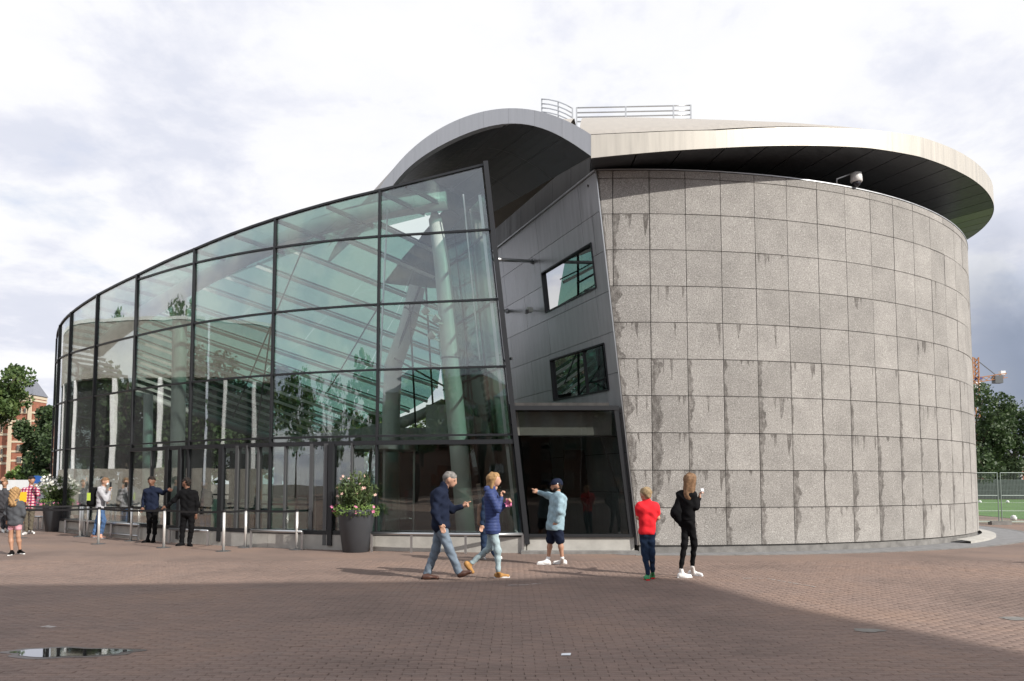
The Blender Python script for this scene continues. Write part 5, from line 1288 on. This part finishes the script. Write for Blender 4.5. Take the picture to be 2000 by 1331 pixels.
    if 'bottom' in o:
        sh=o.get('short',1.0); caps=[(L(hpm,W['hipL'],.6),L(hpm,W['hipR'],.6),.104*sc*w,.104*sc*w),(hpm+u*.08,hpm,.10*sc*w,.11*sc*w)]
        lw=o.get('leg',1.0)
        for q in 'LR':
            if sh<1:
                e=L(W['hip'+q],W['kn'+q],sh/.5*1.0 if sh<.5 else 1.0); caps+=[(W['hip'+q],e,.095*sc*lw,.082*sc*lw)]
            else: caps+=[(W['hip'+q],W['kn'+q],.088*sc*lw,.062*sc*lw),(W['kn'+q],W['an'+q]+u*.01,.062*sc*lw,(.043 if o.get('skinny') else .056)*sc*lw)]
        blobobj(o.get('bottomname','trousers'),[blob(caps,.0125,.012,disp=folds(.0065,40))],o['bottom'],t)
    for q in 'LR':
        hx,tx=feet[q][0],feet[q][1]; flat=feet[q][2] if len(feet[q])>2 else True
        hx=V_(hx);tx=V_(tx); an=W['an'+q]
        caps=[(hx+u*.045,tx+u*.028,.041*sc,.032*sc),(hx+u*.03,tx*.4+hx*.6+u*.03,.042*sc,.044*sc),(hx*.75+tx*.25+u*.04,an,.042*sc,.040*sc if o.get('boot') else .034*sc)]
        cutz=0.004 if flat else None
        sh_=blobobj('shoe',[blob(caps,.0095,.008,zmin=cutz)],o['shoe'],t)
        if flat:
            dv=Vector(tx-hx); dv.z=0; dn=dv.normalized(); sn=Vector((-dn.y,dn.x,0)); a=Vector(hx)-dn*.045*sc; b_=Vector(tx)+dn*.034*sc; a.z=b_.z=.002
            MB().prism([a-sn*.03*sc,a.lerp(b_,.6)-sn*.043*sc,b_-sn*.022*sc,b_+sn*.022*sc,a.lerp(b_,.6)+sn*.043*sc,a+sn*.03*sc],(0,0,.022)).build('sole',o.get('sole',MAT['white_fabric']),sh_)
    return t,W,hc,f,u,s
def foot(h,tq,Yh=None): # heel and toe pixels on the ground
    return (gd(*h),gd(*tq))
def air(px,py,Y): p=at(px,py,Y); return p
hair_grey=cloth('hair_grey',(.20,.19,.18),.7,.3,.4,30); hair_blond=cloth('hair_blond',(.34,.21,.10),.55,.3,.4,30); hair_brown=cloth('hair_brown',(.20,.12,.07),.55,.35,.4,30)
hair_dark=cloth('hair_dark',(.025,.02,.018),.6,.3,.4,30); hair_sand=cloth('hair_sand',(.30,.22,.13),.7,.3,.4,40)
navy=cloth('navy_cloth',(.012,.017,.036)); puffer=cloth('puffer_blue',(.045,.065,.17),.5,.15,.2); jeans=cloth('jeans_grey_blue',(.16,.20,.25),.9,.22); jeans_l=cloth('jeans_light',(.34,.43,.46),.9,.15); jeans_d=cloth('jeans_dark',(.02,.035,.07),.9,.3)
denim=cloth('denim_light',(.27,.38,.44),.9,.2); black=cloth('black_cloth',(.006,.006,.007)); red=cloth('red_cotton',(.72,.025,.035)); white_leather=pbr('white_leather',(.80,.79,.78),.5); tan_suede=pbr('tan_suede',(.42,.22,.07),.8,0,var=.15,vscale=20); brown_leather=pbr('brown_leather',(.07,.03,.02),.4)
green_shoe=pbr('green_shoe',(.05,.30,.12),.6); grey_hood=cloth('grey_hoodie',(.08,.085,.095)); pale_hood=cloth('pale_grey_hoodie',(.42,.42,.45)); olive=cloth('olive_cloth',(.12,.105,.08)); jeans_b=cloth('jeans_blue',(.07,.13,.26),.9,.2); mask=pbr('mask_white',(.7,.8,.85),.7); dkgrey=cloth('dark_grey_cloth',(.055,.055,.062))
PX=lambda Y:Y/1450.0
# 1 man in navy jacket, walking right
Y=12.15
t,W_,hc,f,u,s=person('grey-haired man with glasses in a navy jacket, striding right and pointing',Y,
 dict(head=(879,937,0),neck=(868,952,0),shR=(857,965,-.19),shL=(862,965,.19),elR=(849,1000,-.25),wrR=(860,1024,-.24),elL=(883,996,.20),wrL=(904,989,.16),hipR=(860,1027,-.09),hipL=(861,1027,.09),knR=(877,1072,-.12),anR=(896,1118,-.10),knL=(851,1075,.10),anL=(834,1121,.10)),
 (1,-.12,-.28),'fair',(hair_grey,'short'),dict(top=navy,bottom=jeans,shoe=brown_leather,sole=black,waist=1.12,scale=1.03,puff=.028,hemcut=.12,collar=1,leg=1.12),
 dict(R=(air(897,1127,Y-.12)-Vector((0,0,0)),air(917,1121,Y-.12),False),L=foot((828,1132),(853,1132))),
 dict(R=('relax',(1,-.1,0)),L=('point',(0,-.2,1))))
for sg in(-1,1):
    p=Vector(hc+u*.012+f*.098+s*sg*.034)
    MB().tube([p+Vector(s)*.026*math.cos(a*.785)+Vector(u)*.018*math.sin(a*.785) for a in range(9)],.0025,5).build('glasses',MAT['frame'],t)
    MB().bar(p+Vector(s)*sg*.026,p+Vector(s)*sg*.035-Vector(f)*.09,.004).build('glasses',MAT['frame'],t)
# 2 woman in blue quilted coat
Y=12.3
def ribs(P): 
    return -.008*np.abs(np.sin(P[...,2]*62))+.004
t,W_,hc,f,u,s=person('blonde woman in a long blue quilted jacket and light jeans, walking right',Y,
 dict(head=(965,937,0),neck=(960,953,0),shR=(958,966,-.17),shL=(962,966,.17),elR=(972,995,-.22),wrR=(979,972,-.16),elL=(972,998,.2),wrL=(989,984,.12),hipR=(962,1032,-.08),hipL=(962,1032,.08),knL=(957,1070,.09),anL=(922,1100,.09),knR=(972,1076,-.08),anR=(973,1117,-.08)),
 (1,-.12,-.02),'fair',(hair_blond,'mid'),dict(top=puffer,bottom=jeans_l,shoe=tan_suede,waist=.95,scale=.97,puff=.024,hem=.02,hemcut=.09,disp=ribs,hood=1,skinny=1,leg=.95),
 dict(R=foot((970,1129),(992,1129)),L=(air(911,1106,Y+.09),air(923,1121,Y+.09),False)),
 dict(R=('curl',(0,-.4,1),(.1,0,1)),L=('hold',(0,-.2,1))))
p=at(994,983,Y+.1); t=thing('flower_bunch','small pink paper flower bunch held by the woman in the blue jacket','flowers',p); flowers([p+Vector(rng.normal(0,.028,3)) for _ in range(16)],.04,'petals',MAT['petal_pink'],t); MB().tube([p+Vector((-.05,0,-.06)),p],.012,6).build('wrap',MAT['paper'],t)
# 3 person behind her with tan backpack
Y=14.9
t,*_=person('person in dark blue hidden behind the woman, with brown backpack',Y,
 dict(head=(961,950,0),neck=(957,965,0),shR=(949,976,-.16),shL=(955,976,.16),elR=(944,1003,-.2),wrR=(941,1025,-.2),elL=(958,1003,.2),wrL=(962,1022,.18),hipR=(945,1030,-.08),hipL=(950,1030,.08),knR=(945,1058,-.09),anR=(944,1085,-.09),knL=(952,1058,.09),anL=(968,1085,.1)),
 (1,.2,0),'fair',(hair_brown,'short'),dict(top=jeans_d,bottom=jeans_d,shoe=white_leather,scale=.93,waist=.95),
 dict(R=foot((936,1092),(946,1093)),L=foot((968,1092),(978,1092))),dict(R=('relax',(1,0,0))))
pbr('canvas_brown',(.16,.11,.08),.9,0,var=.2,vscale=15,bump=.3)
p=at(939,1004,Y-.02); t=thing('backpack','worn brown canvas backpack behind the woman in blue','backpack',p); blobobj('bag',[blob([(V_(p)+V_((0,-.08,-.17)),V_(p)+V_((0,-.08,.15)),.075,.065),(V_(p)+V_((0,.08,-.17)),V_(p)+V_((0,.08,.15)),.075,.065)],.013,.03,disp=folds(.004,40))],MAT['canvas_brown'],t); MB().tube([p+Vector((.06,-.1,-.12)),p+Vector((.14,-.13,.05)),p+Vector((.1,-.1,.2))],.014,6).build('strap',MAT['canvas_brown'],t)
# 4 man in cap pointing left
Y=14.35
t,W_,hc,f,u,s=person('man in a navy cap, pale denim jacket and dark shorts pointing left at the hall',Y,
 dict(head=(1087,949,0),neck=(1089,963,0),shR=(1086,973,.19),shL=(1095,973,-.17),elR=(1070,968,.28),wrR=(1051,962,.20),elL=(1093,999,-.26),wrL=(1087,1020,-.2),hipR=(1080,1030,.10),hipL=(1088,1030,-.09),knR=(1075,1057,.12),anR=(1071,1090,.1),knL=(1094,1057,-.10),anL=(1098,1090,-.1)),
 (-1,-.10,-.02),'tan',(hair_dark,'short'),dict(top=denim,bottom=navy,shoe=white_leather,waist=1.28,scale=.97,puff=.026,hemcut=.05,short=.46,leg=1.15,arm=1.15,bottomname='shorts',boot=1),
 dict(R=foot((1072,1103),(1052,1103)),L=foot((1103,1102),(1083,1102))),
 dict(R=('point',(0,0,1)),L=('relax',(-1,0,0))))
# cap
capm=[(hc+u*.055-f*.03,hc+u*.055+f*.012,.088,.085),(hc+u*.02-f*.04,hc+u*.03+f*.03,.086,.08)]
co=blobobj('cap',[blob(capm,.0095,.01,zmin=float(hc[2])+.012)],navy,t)
a=Vector(hc+u*.03+f*.08); fv,sv_=Vector(f),Vector(s)
MB().prism([a-sv_*.07,a-sv_*.06+fv*.05,a-sv_*.03+fv*.085,a+sv_*.03+fv*.085,a+sv_*.06+fv*.05,a+sv_*.07],(0,0,.008)).build('cap_peak',navy,co)
MB().tube([a-sv_*.088-fv*.09+Vector((0,0,.01)),a-sv_*.093-fv*.09+Vector((0,0,.01))],.012,10).build('cap_badge',MAT['white_fabric'],co)
# beard
blobobj('beard',[blob([(hc-u*.06+f*.03,hc-u*.085+f*.05,.058,.038),(hc-u*.04-f*.0,hc-u*.06+f*.02,.072,.062)],.0095,.01,cuts=[(hc+f*.1-u*.0,hc+f*.07+u*.04,.05,.09)])],hair_dark,t)
# 5 boy in red
Y=12.05
t,*_=person('boy in a red polo shirt and dark jeans seen from behind',Y,
 dict(head=(1261,966,0),neck=(1263,981,0),shL=(1248,989,-.02),shR=(1281,989,.0),elL=(1246,1011,0),wrL=(1250,1016,.16),elR=(1285,1012,.02),wrR=(1281,1017,.18),hipL=(1257,1042,0),hipR=(1271,1042,0),knL=(1259,1082,.02),anL=(1266,1121,0),knR=(1273,1082,.04),anR=(1275,1118,.1)),
 (-.55,1,-.25),'fair',(hair_sand,'short'),dict(top=red,bottom=jeans_d,shoe=green_shoe,sole=red,sleeve='short',scale=.84,waist=.95,topname='polo_shirt',collar=1,hemcut=.02,skinny=1),
 dict(L=(gd(1265,1134),gd(1266,1134)+Vector((-.02,.15,0))),R=(gd(1275,1131),gd(1275,1131)+Vector((.03,.15,0)))),dict(L=('curl',(1,0,0)),R=('curl',(-1,0,0))),head_r=1.12)
# 6 girl in black
Y=12.4
t,W_,hc,f,u,s=person('tall girl with long brown hair in black jacket and jeans holding a white napkin',Y,
 dict(head=(1349,938,0),neck=(1345,955,0),shL=(1328,967,.05),shR=(1353,966,-.06),elL=(1331,993,.18),wrL=(1350,980,.26),elR=(1360,992,-.08),wrR=(1366,974,-.02),hipL=(1339,1020,.06),hipR=(1348,1020,-.04),knL=(1337,1063,-.02),anL=(1330,1111,-.04),knR=(1356,1062,.02),anR=(1352,1106,.12)),
 (1,.75,.0),'fair',(hair_brown,'long'),dict(top=black,bottom=black,shoe=white_leather,scale=.95,waist=.86,skinny=1,leg=.9,hemcut=-.03,puff=.016,arm=.9,bottomname='jeans'),
 dict(L=foot((1328,1129),(1348,1129)),R=foot((1349,1124),(1369,1126))),
 dict(R=('hold',(0,-.5,1),(.1,0,1)),L=('hold',(0,.3,1))))
p=at(1369,960,Y-.02); t2=thing('napkin','crumpled white napkin in the hand of the girl in black','napkin',p)
mb=MB(); c0=Vector(p)
for i in range(9): a=Vector(rng.normal(0,1,3)).normalized()*.05; b=Vector(rng.normal(0,1,3)).normalized()*.05; mb.quad(c0,c0+a,c0+a+b,c0+b)
mb.build('sheet',MAT['paper'],t2)
p=at(1322,1000,Y+.02); t2=thing('hanging_jacket','black jacket slung over the arm of the girl in black','jacket',p); P0=V_(p)
blobobj('jacket_cloth',[blob([(P0+V_((.06,0,.22)),P0+V_((-.03,0,-.03)),.06,.085),(P0+V_((.03,0,0)),P0+V_((.02,.0,-.12)),.07,.055),(P0+V_((.06,.0,-.08)),P0+V_((.07,0,-.22)),.05,.042)],.013,.02,disp=folds(.006,30))],black,t2)
# 7 girl with curly hair, far left
Y=gd(31,1084).y
person('girl with long curly hair, grey hoodie and pink shorts seen from behind',Y,
 dict(head=(31,962,0),neck=(30,977,0),shL=(17,985,0),shR=(42,985,0),elL=(12,1003,0),wrL=(14,1015,.1),elR=(46,1004,0),wrR=(44,1016,.1),hipL=(23,1022,0),hipR=(36,1022,0),knL=(21,1048,.02),anL=(23,1076,.0),knR=(36,1048,0),anR=(39,1074,.05)),
 (.1,1,-.1),'tan',(hair_blond,'curly'),dict(top=grey_hood,bottom=pbr('pink_cotton',(.6,.3,.35),.8),shoe=black,short=.2,scale=.86,waist=1.0,hemcut=.06,bottomname='shorts',topname='hoodie',hood=1,leg=.9),
 dict(L=(gd(24,1084),gd(17,1086)),R=(gd(37,1082),gd(46,1083))),dict(L=('relax',(1,0,0)),R=('relax',(-1,0,0))),head_r=1.08)
# 8 man in plaid shirt
def plaid():
    m=bpy.data.materials.new('plaid'); m.use_nodes=True; nt=m.node_tree; Lk=nt.links; b=nt.nodes['Principled BSDF']; b.inputs['Roughness'].default_value=.9
    tc=N(nt,'ShaderNodeTexCoord'); sp=N(nt,'ShaderNodeSeparateXYZ'); Lk.new(tc.outputs['Object'],sp.inputs[0]); last=None
    cx=[]
    for i in (0,2):
        w=N(nt,'ShaderNodeMath',operation='MULTIPLY',inp={1:75}); Lk.new(sp.outputs[i],w.inputs[0]); sn=N(nt,'ShaderNodeMath',operation='SINE'); Lk.new(w.outputs[0],sn.inputs[0]); g=N(nt,'ShaderNodeMath',operation='GREATER_THAN',inp={1:.1}); Lk.new(sn.outputs[0],g.inputs[0]); cx.append(g)
    ad=N(nt,'ShaderNodeMath',operation='ADD'); Lk.new(cx[0].outputs[0],ad.inputs[0]); Lk.new(cx[1].outputs[0],ad.inputs[1]); hf=N(nt,'ShaderNodeMath',operation='MULTIPLY',inp={1:.5}); Lk.new(ad.outputs[0],hf.inputs[0])
    r=ramp(nt,[(0,(.55,.45,.48)),(.4,(.40,.03,.07)),(.8,(.06,.02,.10))],'CONSTANT'); Lk.new(hf.outputs[0],r.inputs[0]); Lk.new(r.outputs[0],b.inputs['Base Color']); return m
Y=gd(57,1044).y
person('man in a red plaid shirt holding his chin, beside the white flowering planter',Y,
 dict(head=(62,938,0),neck=(60,950,0),shR=(46,958,-.05),shL=(72,957,.05),elR=(43,974,-.1),wrR=(52,983,-.2),elL=(75,967,-.05),wrL=(68,953,-.15),hipR=(53,990,0),hipL=(63,990,0),knR=(51,1014,0),anR=(52,1036,0),knL=(62,1013,0),anL=(60,1034,0)),
 (.9,-.6,-.15),'tan',(hair_dark,'short'),dict(top=plaid(),bottom=olive,shoe=white_leather,scale=.98,waist=1.0,topname='shirt'),
 dict(R=(gd(53,1043),gd(45,1045)),L=(gd(58,1041),gd(66,1043))),dict(R=('hold',(0,0,1)),L=('curl',(0,-.5,1),(-.2,0,1))))
p=at(45,971,Y-.3); t2=thing('yellow_folder','yellow folder held by the man in the plaid shirt','folder',p); MB().box(p,(.20,.02,.30),.1).build('cover',pbr('yellow_card',(.80,.48,.02),.6),t2)
# 9 man at the very edge
Y=gd(9,1039).y
person('man in dark grey clothes raising a hand to his head at the left edge',Y,
 dict(head=(9,944,0),neck=(9,956,0),shR=(-2,963,-.03),shL=(20,963,.03),elR=(-7,952,-.15),wrR=(2,940,-.15),elL=(22,980,0),wrL=(20,994,-.05),hipR=(3,996,0),hipL=(14,996,0),knR=(4,1014,0),anR=(6,1031,0),knL=(13,1014,0),anL=(14,1031,0)),
 (.5,-1,-.1),'tan',(hair_brown,'short'),dict(top=dkgrey,bottom=dkgrey,shoe=white_leather,scale=1.0,waist=1.05),
 dict(R=(gd(5,1038),gd(7,1041)),L=(gd(14,1038),gd(18,1040))),dict(R=('flat',(1,0,0)),L=('relax',(-1,0,0))))
# 10 man with backpack
Y=gd(192,1051).y
t,W_,hc,f,u,s=person('man in pale grey hoodie and blue jeans with face mask and phone',Y,
 dict(head=(206,941,0),neck=(202,953,0),shR=(196,960,-.17),shL=(201,960,.17),elR=(208,977,-.2),wrR=(214,960,-.12),elL=(212,976,.18),wrL=(216,955,.05),hipR=(196,991,-.08),hipL=(198,991,.08),knR=(203,1018,-.09),anR=(197,1044,-.08),knL=(190,1018,.09),anL=(184,1043,.08)),
 (1,-.25,-.15),'fair',(hair_brown,'short'),dict(top=pale_hood,bottom=jeans_b,shoe=pbr('orange_shoe',(.65,.35,.25),.6),scale=.98,waist=1.02,hood=1,topname='hoodie'),
 dict(R=(gd(195,1052),gd(205,1052)),L=(gd(180,1050),gd(189,1051))),dict(R=('hold',(0,-.5,1),(.1,0,1)),L=('hold',(0,0,1),(0,0,1))))
blobobj('face_mask',[blob([(hc-u*.035+f*.085,hc-u*.06+f*.075,.035,.04)],.0095,.01)],mask,t)
p=at(216,947,Y-.05); t2=thing('phone','dark phone held up by the man in the pale hoodie','phone',p); MB().box(p,(.02,.075,.15)).build('case',MAT['frame'],t2)
p=at(180,969,Y); t2=thing('backpack','black backpack on the man in the pale grey hoodie','backpack',p); P0=V_(p); blobobj('bag',[blob([(P0+V_((0,-.08,-.2)),P0+V_((.05,-.08,.18)),.10,.075),(P0+V_((0,.08,-.2)),P0+V_((.05,.08,.18)),.10,.075)],.014,.03)],black,t2); MB().box(p+Vector((.01,-.19,-.02)),(.09,.02,.22)).build('lime_pocket',pbr('lime',(.45,.6,.08),.7),t2)
# 11 guard in blue jacket
Y=gf(296,1050,.75).y
person('bearded man in a navy blazer facing the viewer, one arm held out',Y,
 dict(head=(296,940,0),neck=(297,953,0),shR=(285,960,0),shL=(309,958,0),elR=(281,975,0),wrR=(278,991,-.05),elL=(318,963,-.05),wrL=(328,957,-.2),hipR=(291,994,0),hipL=(303,994,0),knR=(292,1019,0),anR=(291,1041,0),knL=(303,1019,0),anL=(302,1043,0)),
 (.12,-1,-.12),'brown',(hair_dark,'short'),dict(top=navy,bottom=black,shoe=black,sole=black,scale=1.0,waist=1.0,hemcut=.14),
 dict(R=(Vector((at(292,1000,Y).x,Y,0)),Vector((at(287,1000,Y).x,Y-.16,0))),L=(Vector((at(302,1000,Y).x,Y,0)),Vector((at(304,1000,Y).x,Y-.16,0)))),dict(R=('relax',(1,0,0)),L=('flat',(0,0,1),(1,-.4,-.1))))
# 12 guard in black suit, back
Y=gd(362,1066).y
person('man in a black suit seen from behind, resting his arm towards the queue post',Y,
 dict(head=(364,943,0),neck=(366,956,0),shL=(354,964,0),shR=(381,964,0),elL=(340,978,-.03),wrL=(325,990,-.05),elR=(386,985,0),wrR=(383,1003,-.0),hipL=(361,1003,0),hipR=(374,1003,0),knL=(357,1032,0),anL=(355,1058,0),knR=(374,1032,0),anR=(370,1058,.05)),
 (-1,.35,-.05),'brown',(hair_dark,'afro'),dict(top=black,bottom=black,shoe=black,sole=black,scale=1.05,waist=1.08,hemcut=.17),
 dict(L=(gd(357,1066),gd(346,1067)),R=(gd(369,1067),gd(374,1068))),dict(L=('relax',(0,0,1)),R=('relax',(-1,0,0))))
# 13 reflection of a guard in the glass, built as a figure inside, right of the suit
Y=21.0
person('dark dressed figure built behind the glass as a reflection, right of the man in the black suit',Y,
 dict(head=(400,945,0),neck=(400,957,0),shL=(391,965,0),shR=(410,965,0),elL=(388,980,0),wrL=(392,990,-.1),elR=(413,980,0),wrR=(408,990,-.1),hipL=(395,1000,0),hipR=(406,1000,0),knL=(395,1022,0),anL=(395,1042,0),knR=(407,1022,0),anR=(407,1042,0)),
 (-.6,-1,0),'brown',(hair_dark,'short'),dict(top=navy,bottom=jeans_b,shoe=black,sole=black,scale=.98),
 dict(L=(Vector((at(395,1000,Y).x,Y,.05)),Vector((at(394,1000,Y).x,Y-.14,.05)),False),R=(Vector((at(407,1000,Y).x,Y,.05)),Vector((at(408,1000,Y).x,Y-.14,.05)),False)),dict(L=('curl',(1,0,0)),R=('curl',(-1,0,0))))
# 14 person half hidden behind the planter at the door
Y=18.1
person('person in blue jeans mostly hidden behind the pink flowering planter',Y,
 dict(head=(688,949,0),neck=(687,961,0),shL=(677,969,0),shR=(698,969,0),elL=(676,985,0),wrL=(682,998,-.1),elR=(700,985,0),wrR=(696,998,-.1),hipL=(680,1006,0),hipR=(691,1006,0),knL=(668,1030,-.05),anL=(661,1052,0),knR=(692,1030,0),anR=(694,1052,0)),
 (-1,-.2,0),'fair',(hair_brown,'short'),dict(top=pale_hood,bottom=jeans_b,shoe=pbr('beige_shoe',(.5,.42,.33),.7),scale=.97),
 dict(L=(Vector((at(662,1060,Y).x,Y,.03)),Vector((at(652,1060,Y).x,Y,.03)),False),R=(Vector((at(694,1060,Y).x,Y,.03)),Vector((at(686,1060,Y).x,Y,.03)),False)),dict(L=('relax',(1,0,0)),R=('relax',(-1,0,0))))
